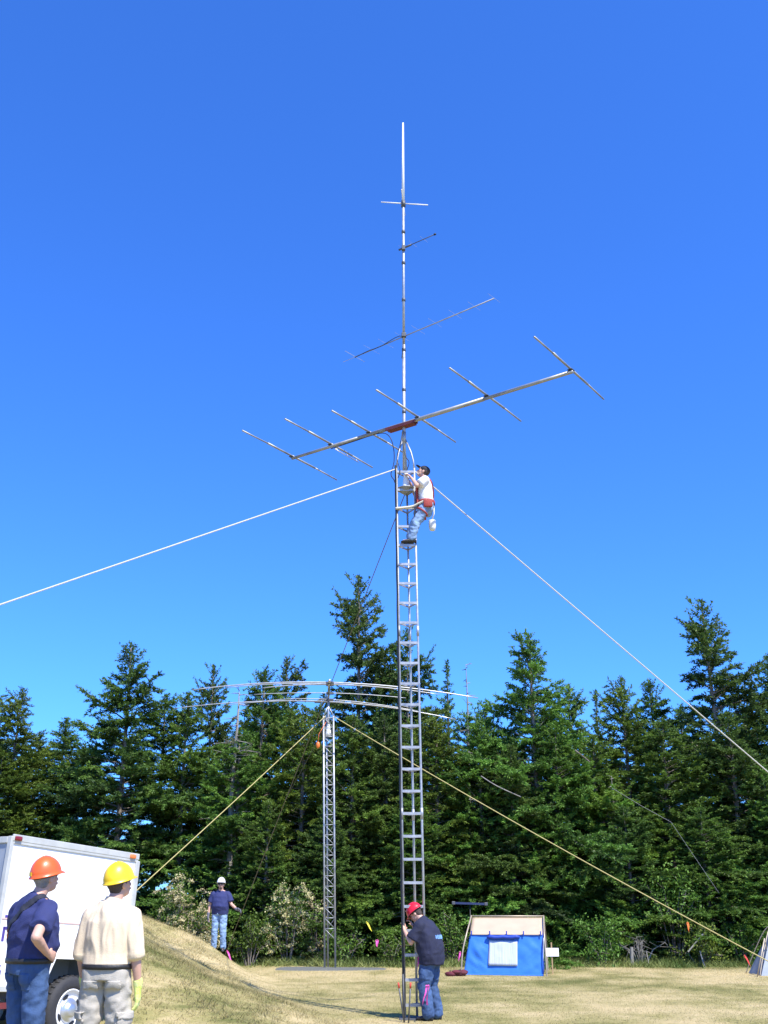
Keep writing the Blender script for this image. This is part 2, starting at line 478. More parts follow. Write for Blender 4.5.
def fir_meshes(seed, H=12., Rm=2.2, base=.06, dens=1.0, gap=.15, top=.85, pale=False, droop=.25, wild=.35, spray=1.0):
    """trunk-with-limbs mesh and crown mesh of one conifer"""
    r = np.random.RandomState(seed)
    lv = Leaves(); tb = MB()
    # trunk, slightly bent
    ph = r.uniform(0, 6, 2); amp = .05 * H / 12
    def tp(t): return np.array([amp * math.sin(2.2 * t + ph[0]) * t * 2, amp * math.sin(2.9 * t + ph[1]) * t * 2, t * H])
    r0 = .105 * H / 12
    tb.tube([tp(i / 14) - np.array([0, 0, .4 if i == 0 else 0]) for i in range(15)], [r0 * (1.25 if i == 0 else 1) * (1 - i / 14) ** .8 + .012 for i in range(15)], 8)
    nb = int(H * 15 * dens)
    # azimuth lobes make the outline uneven
    lob = r.uniform(0, 2 * PI, 8)
    for i in range(nb):
        t = base + (1 - base) * ((i + r.rand()) / nb) ** .92
        az = i * 2.39996 + r.normal(0, .35)
        f = (1 - t)
        prof = (f ** (top + .10)) * (1 if f < .75 else 1 - .5 * (f - .75) / .25 * r.rand())
        lobe = 1 + wild * math.sin(az * 1 + lob[0] + 5 * t) * math.sin(9 * t + lob[1]) + .5 * wild * math.sin(2 * az + lob[2] + 17 * t)
        Lb = Rm * prof * lobe * r.uniform(.55, 1.15) + .04 + .08 * r.rand()
        if r.rand() < gap: Lb *= r.uniform(.25, .6)
        Lb = max(.08, min(Lb, Rm * 1.5))
        el0 = R(58) * t ** 2.0 + R(4) + r.normal(0, .24) - droop * (1 - t)
        el0 = min(max(el0, R(-40)), R(58))
        dh = np.array([math.cos(az), math.sin(az), 0]); sd = np.array([-math.sin(az), math.cos(az), 0])
        p0 = tp(t)
        up0 = math.tan(el0); dr = (droop + .1 * r.rand()) * (.5 + .5 * f)
        bend = r.normal(0, .12)
        def bp(s):
            s = np.asarray(s, float)[..., None]
            return p0 + dh * s * Lb + sd * (bend * s * s * Lb) + np.array([0, 0, 1.]) * (Lb * (up0 * s - dr * s * s + .55 * dr * s ** 3.2))
        if Lb > .5:
            tb.tube([bp(s)[..., :] if np.ndim(bp(s)) == 1 else bp(s)[0] for s in (0, .35, .7, .97)], [.022 * Lb / 2 + .008, .014 * Lb / 2 + .006, .009, .004], 4, False)
        # the bough and its side shoots, each clad in needles all round
        btint = r.normal(.42, .16)
        axes = [(bp, Lb, .10 if Lb < .7 else .22, 1.)]
        if Lb > .55:
            for j in range(int(2 + Lb * 3.0 * spray)):
                s0 = r.uniform(.25, .93); sg = 1 if j % 2 else -1
                l2 = min(.95, (.16 + .50 * (1 - s0) * Lb) * r.uniform(.7, 1.25)); a2 = sg * r.normal(R(48), R(12))
                d2_ = dh * math.cos(a2) + sd * math.sin(a2); rise = r.normal(.05, .42); q0 = bp(s0).reshape(3)
                axes.append((lambda u, q0=q0, d2_=d2_, l2=l2, rise=rise: q0 + np.asarray(u, float)[..., None] * l2 * d2_ + np.array([0, 0, 1.]) * (l2 * (rise * np.asarray(u, float)[..., None] ** 1.8 - .08 * np.asarray(u, float)[..., None])), l2, .02, .85))
        for fn, la, u0, th in axes:
            n = max(12, int(la * 135 * spray))
            u = u0 + (1 - u0) * r.rand(n) ** .9
            P = fn(u); D0 = fn(np.minimum(u + .04, 1.04)) - fn(u - .02); D0 /= np.linalg.norm(D0, axis=1, keepdims=True)
            D = D0 * r.uniform(.45, 1.0, n)[:, None] + r.normal(0, .62, (n, 3)) * th; D[:, 2] += .04
            P = P + r.normal(0, .022, (n, 3))
            Ln = r.uniform(.10, .20, n) * (1.12 - .45 * u) * (.6 + .4 * min(1, la / .6)); Wd = r.uniform(.026, .055, n)
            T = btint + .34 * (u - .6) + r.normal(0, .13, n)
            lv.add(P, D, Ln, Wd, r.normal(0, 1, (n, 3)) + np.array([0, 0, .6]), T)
    # leader
    n = 26
    P = np.stack([tp(1 - .045 * q) for q in r.rand(n)]); D = r.normal(0, .35, (n, 3)); D[:, 2] += 1.
    lv.add(P, D, r.uniform(.12, .24, n), r.uniform(.03, .06, n), r.normal(0, 1, (n, 3)), r.normal(.45, .1, n))
    return tb.mesh("trunk", None, True), lv.mesh("crown")

def make_tree(name, seed, label, mats, **k):
    tm, cm = fir_meshes(seed, **k)
    o = empty(name, (0, 0, 0), label, "tree", "firs along the forest edge")
    link("trunk", tm, mats[0], o); link("crown", cm, mats[1], o)
    return o

def snag_tree(seed, H=9.):
    r = random.Random(seed); mb = MB()
    pts = [Vector((.05 * math.sin(i * .7), .05 * math.cos(i * .9), H * i / 12 - (.4 if i == 0 else 0))) for i in range(13)]
    mb.tube(pts, [.12 * (1 - i / 12) ** .7 + .01 for i in range(13)], 7)
    for i in range(90):
        t = .12 + .88 * r.random(); z = H * t; az = r.uniform(0, 2 * PI); L_ = (.35 + .95 * (1 - t)) * r.uniform(.5, 1.2)
        d = Vector((math.cos(az), math.sin(az), r.uniform(-.25, .35)))
        p = Vector((.05 * math.sin(t * 8.4), .05 * math.cos(t * 10.8), z))
        q = p + d * L_ * .6; e_ = q + (d + Vector((r.uniform(-.4, .4), r.uniform(-.4, .4), r.uniform(-.3, .2)))) * L_ * .4
        mb.tube([p, q, e_], [.018, .011, .004], 4, False)
        for k in range(3):
            s = p.lerp(q, r.uniform(.4, 1)); dd = d + Vector((r.uniform(-1, 1), r.uniform(-1, 1), r.uniform(-.5, .4)))
            mb.tube([s, s + dd * L_ * .25], [.007, .003], 3, False)
    o = empty("dead_tree", (0, 0, 0), "x", "tree"); mb.build("trunk", M['pale_bark'], o, True)
    return o

V_ = {
 'A': make_tree("fir_tree", 11, "x", (M['bark'], M['fir']), Rm=3.4, base=.03, dens=1.25, top=.76),
 'B': make_tree("fir_tree", 23, "x", (M['bark'], M['fir']), Rm=3.9, base=.03, dens=1.3, wild=.5, top=.78, droop=.32),
 'C': make_tree("fir_tree", 31, "x", (M['bark'], M['fir_blue']), Rm=3.4, base=.05, dens=1.25, droop=.18, top=.80),
 'D': make_tree("fir_tree", 47, "x", (M['bark'], M['fir_blue']), Rm=3.6, base=.08, dens=1.15, gap=.3, wild=.6, droop=.14, top=.82),
 'E': make_tree("fir_tree", 53, "x", (M['pale_bark'], M['fir']), Rm=2.9, base=.28, dens=1.0, gap=.3, wild=.5, top=.7),
 'F': make_tree("fir_tree", 61, "x", (M['bark'], M['fir_olive']), Rm=3.4, base=.03, dens=1.25, droop=.36, top=.76, wild=.45),
 'G': make_tree("fir_tree", 71, "x", (M['bark'], M['fir_blue']), Rm=1.3, base=.35, dens=.8, gap=.4, top=.8),
}
VS = {'S': snag_tree(5)}
REFR = {'A': 3.4, 'B': 3.9, 'C': 3.4, 'D': 3.6, 'E': 2.9, 'F': 3.4, 'G': 1.3, 'S': 1.0}
used = set()
# top px, top py, distance, crown radius, kind, label
TREES = [
 (133, 643, 38.5, 2.5, 'C', "tall broad fir with an open layered top above the white trailer"),
 (22, 688, 39.0, 1.9, 'F', "yellow-green fir with a ragged top above the trailer's rear corner"),
 (68, 718, 41.0, 1.7, 'E', "short thin fir in the gap between two taller firs over the trailer"),
 (-14, 684, 41.0, 2.0, 'D', "dark fir cut off by the picture edge behind the trailer's rear"),
 (166, 695, 40.0, 1.9, 'E', "fir with a bare pale lower trunk between the trailer and the mound man"),
 (190, 693, 39.0, 1.9, 'E', "slim fir with a pale bare trunk behind the creamy shrub"),
 (213, 665, 42.0, 1.8, 'D', "fir with a small pointed dark tip above the long left antenna arms"),
 (266, 668, 39.5, 2.2, 'A', "bushy mid-green fir directly behind the drooping antenna's left half"),
 (285, 658, 41.5, 2.1, 'B', "broad flat-topped fir left of the tallest slender fir"),
 (358, 576, 41.0, 2.8, 'D', "tallest slender fir with the pointed top left of the ladder tower"),
 (409, 630, 40.0, 2.0, 'D', "tall fir whose crown shows through the ladder tower's rungs"),
 (449, 660, 44.0, .9, 'G', "thin dark spire fir with sparse twigs right of the ladder tower"),
 (487, 705, 39.0, 1.6, 'B', "rounded fir between the thin spire and the bushy pointed fir"),
 (529, 635, 37.0, 2.7, 'B', "bushy fir with a pointed dark top above the blue tent"),
 (597, 690, 45.0, .8, 'G', "small thin fir poking up in the sky gap right of the bushy fir"),
 (566, 685, 39.5, 2.0, 'F', "olive fir on the shoulder of the bushy pointed fir"),
 (621, 678, 38.6, 2.1, 'F', "light green fir with a loose top beside the hanging grey wire"),
 (648, 680, 40.5, 2.1, 'A', "mid-green fir between the loose light fir and the tall right fir"),
 (701, 600, 39.0, 3.0, 'D', "tall dark fir with long uneven branches crossed by the white rope"),
 (768, 655, 40.0, 2.2, 'C', "dark fir cut off by the picture edge above the grey tent"),
 (800, 640, 41.0, 2.3, 'A', "dark fir standing just beyond the picture edge by the grey tent"),
 (240, 728, 37.0, 2.1, 'A', "low dense fir behind the man in the white hard hat"),
 (305, 708, 37.0, 2.2, 'F', "dense yellowish fir just left of the lattice mast"),
 (352, 715, 36.6, 2.2, 'A', "dense fir with branches to the ground behind the lattice mast"),
 (386, 715, 37.0, 2.1, 'C', "dense bluish fir between the lattice mast and the ladder tower"),
 (436, 708, 36.6, 2.2, 'F', "olive-green dense fir just right of the ladder tower"),
 (477, 722, 36.6, 2.3, 'A', "dense fir with low branches behind the blue tent's ridge pole"),
 (590, 735, 37.0, 2.3, 'F', "low spreading fir behind the white sign and dead twigs"),
 (662, 718, 36.8, 2.4, 'A', "dense fir right of the pale broken trunk with the grey wire"),
 (724, 712, 36.8, 2.5, 'C', "dense bluish fir behind the orange flagging tape"),
 (765, 765, 35.8, 2.0, 'B', "dense low fir behind the grey tent"),
 (555, 725, 36.6, 2.2, 'A', "low fir directly behind the blue tent's right side"),
 (508, 745, 36.0, 2.0, 'C', "low dark fir directly behind the blue tent's roof"),
 (413, 785, 35.4, 1.5, 'A', "low dark fir behind the ladder tower's lower rungs"),
 (327, 800, 35.3, 1.4, 'C', "low bluish fir right behind the lattice mast's lower half"),
 (268, 800, 35.3, 1.4, 'A', "low green fir between the cream shrub and the mound man"),
 (625, 805, 35.2, 1.5, 'C', "low dark fir under the hanging grey wire"),
 (700, 805, 35.0, 1.6, 'A', "low green fir behind the orange tape on the yellow rope"),
 (42, 735, 43.0, 2.2, 'E', "thin fir standing behind the orange hat man"),
 (3, 750, 38.5, 2.2, 'A', "dense fir behind the rear corner of the white trailer"),
 (92, 745, 40.5, 2.2, 'F', "dense low fir behind the trailer roof"),
]
BACK = [(320, 705, 46, 2.2, 'A'), (470, 712, 46, 2.2, 'B'), (545, 712, 47, 2.2, 'A'), (250, 715, 46, 2.0, 'F'), (380, 690, 47, 2.2, 'B'),
        (680, 705, 46, 2.4, 'A'), (740, 705, 47, 2.4, 'B'), (610, 735, 47, 2.0, 'A'), (510, 730, 43, 2.2, 'F'), (430, 715, 44, 2.2, 'A')]
for q in BACK: TREES.append(q + ("tall dark fir in the back row of the woods",))
for i, (px, py, Y, Rw, kd, lab) in enumerate(TREES):
    src = V_[kd]
    o = src if kd not in used else copy_tree(src)
    used.add(kd)
    p = at(px, py, Y); z = gz(p.x, Y)
    o.location = (p.x, Y, z - .05)
    s = (p.z - z) / 12.; q = Rw * 1.6 / REFR[kd]
    o.scale = (q, q, s); o.rotation_euler = (0, 0, (i * 2.1) % 6.28)
    o["label"] = lab; o["category"] = "tree"
    o["group"] = "firs along the forest edge" if lab[:14] != "tall dark fir i" else "firs in the back row of the woods"
    if lab.startswith("tall dark fir in the back"): o["group"] = "firs in the back row of the woods"
for i, (px, py, Y, Rw, lab) in enumerate([
    (238, 690, 36.8, 1.1, "bare dead tree with pale trunk left of the lattice mast"),
    (466, 664, 42.5, .7, "thin dead tree tip right of the ladder tower"),
    (612, 776, 36.3, .45, "pale broken dead trunk where the grey wire is tied")]):
    o = VS['S'] if i == 0 else copy_tree(VS['S'])
    p = at(px, py, Y); z = gz(p.x, Y)
    o.location = (p.x, Y, z); o.scale = (Rw, Rw, (p.z - z) / 9.); o.rotation_euler = (0, 0, i * 2.)
    tag(o, lab, "dead tree", "dead trees among the firs")

# ------------------------------------------------------------------ shrubs
def shrub(name, px, Y, wd, ht, n, leafm, label, seed, blos=0, ls=.10, dead=False):
    r = np.random.RandomState(seed); p = at(px, 950, Y); z = gz(p.x, Y)
    o = empty(name, (p.x, Y, z), label, "shrub", "shrubs along the foot of the trees")
    sb = MB(); lv = Leaves(); bl = Leaves()
    nst = 14
    tips = []
    for i in range(nst):
        a = r.uniform(0, 2 * PI); q = r.uniform(.2, 1)
        tip = np.array([math.cos(a) * wd * .5 * q, math.sin(a) * wd * .4 * q, ht * r.uniform(.22, 1) * (1.1 - .4 * q)])
        mid = tip * .5 + np.array([0, 0, ht * .12])
        sb.tube([Vector((tip[0] * .1, tip[1] * .1, -.1)), Vector(mid), Vector(tip)], [.022, .014, .005], 5, False)
        for k in range(5):
            s = r.uniform(.3, 1); c = mid * (1 - s) + tip * s
            c2 = c + r.normal(0, .16, 3) * min(1, wd)
            sb.tube([Vector(c), Vector(c2)], [.008, .003], 3, False)
            tips.append(c2)
        tips.append(tip)
    tips = np.array(tips)
    ci = r.randint(0, len(tips), n); rad = .20 * min(1.3, max(wd, ht) * .6)
    P = tips[ci] + r.normal(0, rad * .6, (n, 3)); P[:, 2] = np.maximum(P[:, 2], .03)
    D = r.normal(0, 1, (n, 3)); D[:, 2] -= .2
    ct = r.normal(.45, .16, len(tips))
    if not dead:
        lv.add(P, D, r.uniform(.6, 1.3, n) * ls, r.uniform(.35, .65, n) * ls, np.tile([0, 0, 1.], (n, 1)) + r.normal(0, .6, (n, 3)), ct[ci] + r.normal(0, .12, n))
    sb.build("stem", M['bark'], None) if False else link("stem", sb.mesh("stem", None, True), M['pale_bark'] if dead else M['bark'], o)
    if not dead: link("foliage", lv.mesh("foliage"), leafm, o)
    if blos:
        for i in range(blos):
            c = tips[r.randint(len(tips))] + r.normal(0, .14, 3); c[2] = max(c[2], .15)
            m = 46; d = np.array([r.normal(0, .5), r.normal(-.3, .4), -.25]); d /= np.linalg.norm(d)
            k = r.rand(m)
            P = c + d[None] * (k * .26)[:, None] + r.normal(0, .035, (m, 3)) * (1.2 - k)[:, None]
            bl.add(P, r.normal(0, 1, (m, 3)), r.uniform(.03, .06, m), r.uniform(.025, .05, m), r.normal(0, 1, (m, 3)), r.normal(.5, .22, m))
        link("blossom", bl.mesh("blossom"), M['blossom'], o)
    return o
shrub("flowering_shrub", 184, 33.2, 2.3, 1.9, 2600, M['leaf'], "large shrub with drooping cream blossom left of the mound man", 1, 190)
shrub("flowering_shrub", 288, 33.6, 1.6, 2.4, 1800, M['leaf'], "upright shrub with cream blossom between mound man and lattice mast", 2, 120)
shrub("flowering_shrub", 317, 33.9, 1.0, 1.9, 900, M['leaf'], "small shrub with a few cream blossoms touching the lattice mast's left side", 3, 36)
shrub("leafy_shrub", 250, 33.2, 1.3, 1.3, 1500, M['leaf'], "green leafy shrub beside the pink tape and the mound man", 4)
shrub("leafy_shrub", 392, 33.4, 1.1, .9, 1100, M['leaf'], "low green shrub left of the ladder tower's foot", 5)
shrub("leafy_shrub", 602, 33.3, 1.7, 1.3, 2600, M['leaf'], "round bright green shrub right of the white sign", 6)
shrub("leafy_shrub", 700, 33.4, 1.6, 1.3, 1700, M['leaf_yel'], "yellow-green leafy shrub under the orange flagging tape", 7)
shrub("leafy_shrub", 676, 34.3, 1.9, 3.0, 2600, M['leaf'], "tall bright green shrub left of the orange flagging tape", 8)
shrub("leafy_shrub", 740, 33.8, 1.5, 1.1, 1500, M['leaf'], "low dark green shrub beside the grey tent", 9)
shrub("leafy_shrub", 450, 33.8, 1.6, 1.5, 1700, M['leaf'], "green shrub between the ladder tower and the blue tent", 10)
shrub("leafy_shrub", 345, 33.9, 1.4, 1.1, 1300, M['leaf'], "low green shrub at the foot of the lattice mast", 12)
shrub("dead_shrub", 640, 33.4, 1.6, 1.0, 0, None, "tangle of bare grey twigs between two green shrubs", 11, dead=True)
# ------------------------------------------------------------------ main tower
TY = 17.8
tb_ = at(413.5, 1020, TY); tb_.z = gz(tb_.x, TY)
TX0, TX1, TH = .485, .392, 9.16
def tx(z): return TX0 + (TX1 - TX0) * z / TH
TW = .325
def leg_at(i, z):
    return Vector((tx(z) + (-TW / 2, TW / 2, .03)[i], TY + (0, 0, .27)[i], z))
root = empty("ladder_tower", (TX0, TY + .08, gz(TX0, TY)), "tall slim galvanised ladder tower with horizontal rungs that the climber stands on", "tower")
for i in range(3):
    mb = MB(); mb.tube([leg_at(i, z) for z in (-.1, 3., 6., TH)], .019, 10)
    for z in (3.05, 6.1):
        mb.tube([leg_at(i, z - .09), leg_at(i, z + .09)], .025, 10)
    mb.build("leg", M['steel'] if i else M['dull_steel'], root, True)  # left leg's shade put into its colour by a darker steel
zk = [.21 + .355 * k for k in range(26)]
for k, z in enumerate(zk):
    mb = MB()
    a, b_, c = leg_at(0, z), leg_at(1, z), leg_at(2, z)
    mb.bar(a + Vector((.01, -.004, 0)), b_ + Vector((-.01, -.004, 0)), .030, .042)
    mb.bar(a + Vector((.01, .02, -.002)), c + Vector((-.005, -.012, -.002)), .022, .026)
    mb.bar(b_ + Vector((-.01, .02, .002)), c + Vector((.005, -.012, .002)), .022, .026)
    mb.build("rung", M['steel'], root)
# top frame: three bent tubes that gather at a sleeve round the mast
MX = .362
mp_ = Vector((MX + .01, TY + .10, 0))
zs_ = at(403, 440, TY + .1).z
for i in range(3):
    mb = MB(); p = leg_at(i, TH - .02); q = Vector((mp_.x, mp_.y, zs_)) + (p - Vector((mp_.x, mp_.y, p.z))) * .16
    mid = p.lerp(q, .55) + (p - Vector((mp_.x, mp_.y, p.z))) * .16
    mb.tube([p, p.lerp(mid, .5) + (p - Vector((mp_.x, mp_.y, p.z))) * .06, mid, q], .015, 8)
    mb.build("top_strut", M['steel'], root, True)
mb = MB(); mb.tube([(mp_.x, mp_.y, zs_ - .06), (mp_.x, mp_.y, zs_ + .16)], .042, 12); mb.build("mast_sleeve", M['steel'], root, True)
zr = at(405, 489, TY + .1).z
cxr = Vector((tx(zr) + .01, TY + .09, 0))
mb = MB(); Mx = Matrix.Translation((cxr.x, cxr.y, zr))
mb.revolve([(.01, -.09), (.085, -.085), (.125, -.055), (.14, -.02), (.17, -.012), (.17, .0), (.01, .004)], 24, Mx); mb.build("rotator_shelf", M['dull_steel'], root, True)
mb = MB(); mb.revolve([(.01, .005), (.068, .006), (.07, .05), (.058, .1), (.06, .14), (.045, .22), (.048, .26), (.035, .30), (.01, .305)], 20, Mx); mb.build("rotator", M['white_glass'], root, True)
# coax down the dark leg
mb = MB(); pts = []
for i in range(60):
    z = TH + .05 - (TH - .05) * i / 59
    p = leg_at(0, z); pts.append(p + Vector((-.024 + .0025 * math.sin(i * 1.3), -.016 + .003 * math.cos(i * 1.9), 0)))
mb.tube(pts, .013, 6); mb.build("coax_cable", M['cable'], root, True)
mb = MB(); pts = [p + Vector((.008 + .004 * math.sin(i * .6), -.014, 0)) for i, p in enumerate(pts)]
mb.tube(pts, .009, 6); mb.build("coax_cable", M['cable'], root, True)
mb = MB(); g0 = gz(TX0, TY)
mb.box((TX0, TY + .09, g0 + .0), (.5, .44, .05), None, .008); mb.build("base_plate", M['dark_steel'], root)

# ------------------------------------------------------------------ mast
zb = at(403, 424, TY + .1).z
ztop_m = at(403, 203, TY + .1).z
root = empty("mast_pole", (mp_.x, mp_.y, zr + .3), "straight grey steel mast rising from the ladder tower's top through four antennas", "mast")
zA = at(403, 345, TY + .1).z
MXT = at(403, 123, TY + .1).x
def mx_(z): return mp_.x + (MXT - mp_.x) * (z - 9) / (17 - 9)
mb = MB(); mb.tube([(mx_(z), mp_.y, z) for z in (zr + .31, zb, zA)], .031, 12); mb.build("lower_tube", M['steel'], root, True)
mb = MB(); mb.tube([(mx_(z), mp_.y, z) for z in (zA, .5 * (zA + ztop_m), ztop_m)], .026, 12); mb.build("upper_tube", M['steel'], root, True)
for py in (390, 412, 350, 300, 263, 232):
    z = at(403, py, TY + .1).z
    mb = MB(); mb.tube([(mx_(z), mp_.y, z - .03), (mx_(z), mp_.y, z + .03)], .037, 12); mb.build("clamp", M['dark_steel'], root, True)

def loop_cable(mb, pts, r=.01):
    P = [Vector(p) for p in pts]; out = []
    for i in range(len(P) - 1):
        p0 = P[max(i - 1, 0)]; p1 = P[i]; p2 = P[i + 1]; p3 = P[min(i + 2, len(P) - 1)]
        for k in range(6):
            t = k / 6
            out.append(.5 * ((2 * p1) + (-p0 + p2) * t + (2 * p0 - 5 * p1 + 4 * p2 - p3) * t * t + (-p0 + 3 * p1 - 3 * p2 + p3) * t ** 3))
    out.append(P[-1]); mb.tube(out, r, 6)

# ------------------------------------------------------------------ big six-element beam
lt = at_z(292, 458.5, zb); rt = at_z(573, 371.5, zb)
bd = (rt - lt).normalized(); bn = Vector((-bd.y, bd.x, 0))
root = empty("beam_antenna", (mx_(zb), mp_.y, zb - .1), "big six-element beam antenna on a long thick boom above the climber", "antenna")
dm = lt + bd * ((Vector((mx_(zb), mp_.y - .075, zb)) - lt).dot(bd))
shift = Vector((mx_(zb), mp_.y - .075, zb)) - dm; shift.z = 0
mid = lt.lerp(rt, .4)
mb = MB(); L_ = (rt - lt).length
mb.tube([lt, lt + bd * L_ * .28], .030, 12); mb.tube([lt + bd * L_ * .27, lt + bd * L_ * .72], .038, 12); mb.tube([lt + bd * L_ * .71, rt], .032, 12)
mb.build("boom", M['dull_alu'], root, True)
els = [((246, 432), (336, 482)), ((287, 420), (371, 469)), ((327, 407), (398, 450)), ((377, 390), (453, 443)), ((450, 367), (519, 421)), ((535, 338), (601, 401))]
cent = [(292, 458.5), (331, 446.5), (369, 434.5), (418, 419.5), (487, 398), (571, 372)]
for (pa, pb_), c in zip(els, cent):
    cc = at_z(c[0], c[1], zb); cc = lt + bd * ((cc - lt).dot(bd))
    a = at_z(*pa, zb + .055); b2 = at_z(*pb_, zb + .055)
    hl = .5 * (a - b2).length
    cc = Vector((cc.x, cc.y, zb + .055))
    ed = ((a - b2).normalized() + bn * (1 if (a - b2).dot(bn) > 0 else -1)).normalized()
    ed.z = 0
    mb = MB()
    for s in (1, -1):
        mb.tube([cc, cc + ed * s * hl * .5], .021, 8); mb.tube([cc + ed * s * hl * .48, cc + ed * s * hl + Vector((0, 0, -.012))], .0155, 8)
    e_ = mb.build("element", M['dull_alu'], root, True)
    mb = MB(); mb.box(cc + Vector((0, 0, -.02)), (.09, .11, .010), Matrix.Rotation(math.atan2(bd.y, bd.x), 3, 'Z')); mb.build("clamp_plate", M['dark_steel'], e_)
# matching rods of the driven element
cc = at_z(331, 446.5, zb); ed = (at_z(371, 469, zb) - cc).normalized()
mb = MB()
o1 = bd * .06 + Vector((0, 0, -.05))
mb.tube([cc + o1 + ed * .05, cc + o1 + ed * .85], .009, 6)
for q in (.15, .5, .82): mb.tube([cc + o1 + ed * q, cc + ed * q + Vector((0, 0, .05))], .006, 5)
mb.build("gamma_match", M['alu'], root, True)
# red centre bracket
ca = at_z(387, 428.5, zb); cb = at_z(416, 420, zb)
mb = MB()
for s in (1, -1):
    mb.bar(ca.lerp(cb, .5) - bd * (cb - ca).length * .52 + bn * s * .045 + Vector((0, 0, -.03)), ca.lerp(cb, .5) + bd * (cb - ca).length * .52 + bn * s * .045 + Vector((0, 0, -.035)), .010, .055)
mb.bar(ca.lerp(cb, .5) - bd * .30 + Vector((0, 0, -.068)), ca.lerp(cb, .5) + bd * .30 + Vector((0, 0, -.068)), .15, .016)
mb.build("mount_plate", M['red_plate'], root)
mb = MB()
q0 = at_z(379, 431, zb)
loop_cable(mb, [cc + Vector((0, 0, -.05)), cc.lerp(q0, .5) + Vector((0, 0, -.046)), q0 + Vector((0, 0, -.05)), at(389, 436, TY + .0), at(393.5, 448, TY - .02), at(394, 462, TY - .02), at(391, 474, TY - .04), at(394, 480, TY - .03), leg_at(0, TH - .3) + Vector((-.03, -.01, 0))], .009)
mb.build("coax_cable", M['cable'], root, True)
mb = MB()
loop_cable(mb, [at(403, 430, TY + .05), at(400, 445, TY - .02), at(397, 458, TY - .03), at(400, 470, TY - .03), at(398, 478, TY - .01)], .008)
loop_cable(mb, [at(402.5, 440, TY - .02), at(405, 455, TY - .06), at(409, 462, TY - .05), at(407, 470, TY - .02)], .008)
mb.build("rotator_cable", M['cable'], root, True)

# ------------------------------------------------------------------ thin long yagi
z2 = at(403, 336, TY + .1).z
A = at_z(355, 357, z2); B = at_z(494, 298.5, z2); d2 = (B - A).normalized(); n2_ = Vector((-d2.y, d2.x, 0))
root = empty("yagi_antenna", (mx_(z2), mp_.y, z2), "thin long-boom antenna with hair-fine elements above the big beam", "antenna")
mb = MB(); mb.tube([A, B], .0105, 8); mb.build("boom", M['dull_alu'], root, True)
for k in range(9):
    c = A.lerp(B, (0, .13, .24, .36, .48, .6, .74, .87, 1)[k]); hl = (.30, .24, .23, .22, .215, .21, .205, .20, .195)[k]
    mb = MB(); mb.tube([c + n2_ * hl + Vector((0, 0, .012)), c - n2_ * hl + Vector((0, 0, .012))], .0045 if k == 0 else .0022, 5); mb.build("element", M['alu'], root)
mb = MB(); e1 = at_z(343, 362, z2); mb.tube([A, e1], .005, 5); mb.build("boom_end", M['alu'], root)
mb = MB()
loop_cable(mb, [A + Vector((0, 0, -.012)), A.lerp(B, .1) + Vector((0, -.02, .0)), A.lerp(B, .2) + Vector((0, -.02, -.015)), Vector((mx_(z2), mp_.y, z2)) + Vector((-.04, -.03, -.02)), Vector((mx_(z2) - .04, mp_.y - .02, z2 - .5))], .007)
mb.build("coax_cable", M['cable'], root, True)
mb = MB(); mb.box((mx_(z2), mp_.y - .03, z2), (.09, .08, .09), None, .008); mb.build("mast_clamp", M['dark_steel'], root)

# ------------------------------------------------------------------ short dark yagi
z3 = at(403, 248, TY + .1).z
A = at_z(399, 250, z3); B = at_z(434.5, 234.5, z3); d3 = (B - A).normalized(); n3_ = Vector((-d3.y, d3.x, 0))
root = empty("short_antenna", (mx_(z3), mp_.y, z3), "short stubby antenna arm clamped to the mast under the white cross arm", "antenna")
mb = MB(); mb.tube([A, A.lerp(B, .35)], .02, 8); mb.tube([A.lerp(B, .33), B], .0085, 8); mb.build("boom", M['dark_steel'], root, True)
mb = MB(); mb.tube([B - d3 * .01, B + d3 * .03], .02, 8); mb.build("end_cap", M['black'], root, True)
for k, t in enumerate((.1, .4, .7)):
    c = A.lerp(B, t); mb = MB(); mb.tube([c + n3_ * .13, c - n3_ * .13], .002, 5); mb.build("element", M['alu'], root)
mb = MB(); mb.box((mx_(z3), mp_.y - .03, z3 - .02), (.07, .07, .11), None, .008); mb.build("mast_clamp", M['dark_steel'], root)

# ------------------------------------------------------------------ top whip with cross arms
z4 = at(403, 203, TY + .1).z; zt = at(403, 123, TY + .1).z
root = empty("whip_antenna", (mx_(z4), mp_.y, z4 - .2), "white vertical whip antenna with two level side rods at the mast's top", "antenna")
mb = MB(); mb.tube([(mx_(z4), mp_.y, z4 - .05), (mx_(z4), mp_.y, z4 + (zt - z4) * .5), (mx_(zt), mp_.y, zt)], [.030, .026, .017], 10); mb.build("whip", M['white_glass'], root, True)
a = at(381, 202, TY + .1); b2 = at(428, 205, TY + .1); c = Vector((mx_(z4), mp_.y, (a.z + b2.z) / 2))
for p in (a, b2, c + Vector((.04, .42, .02)), c + Vector((-.04, -.42, .02))):
    mb = MB(); mb.tube([c, p], .011, 6); mb.build("side_rod", M['white_glass'], root, True)
mb = MB(); mb.tube([c + Vector((0, 0, -.08)), c + Vector((0, 0, .06))], .045, 10); mb.build("hub", M['dark_steel'], root, True)

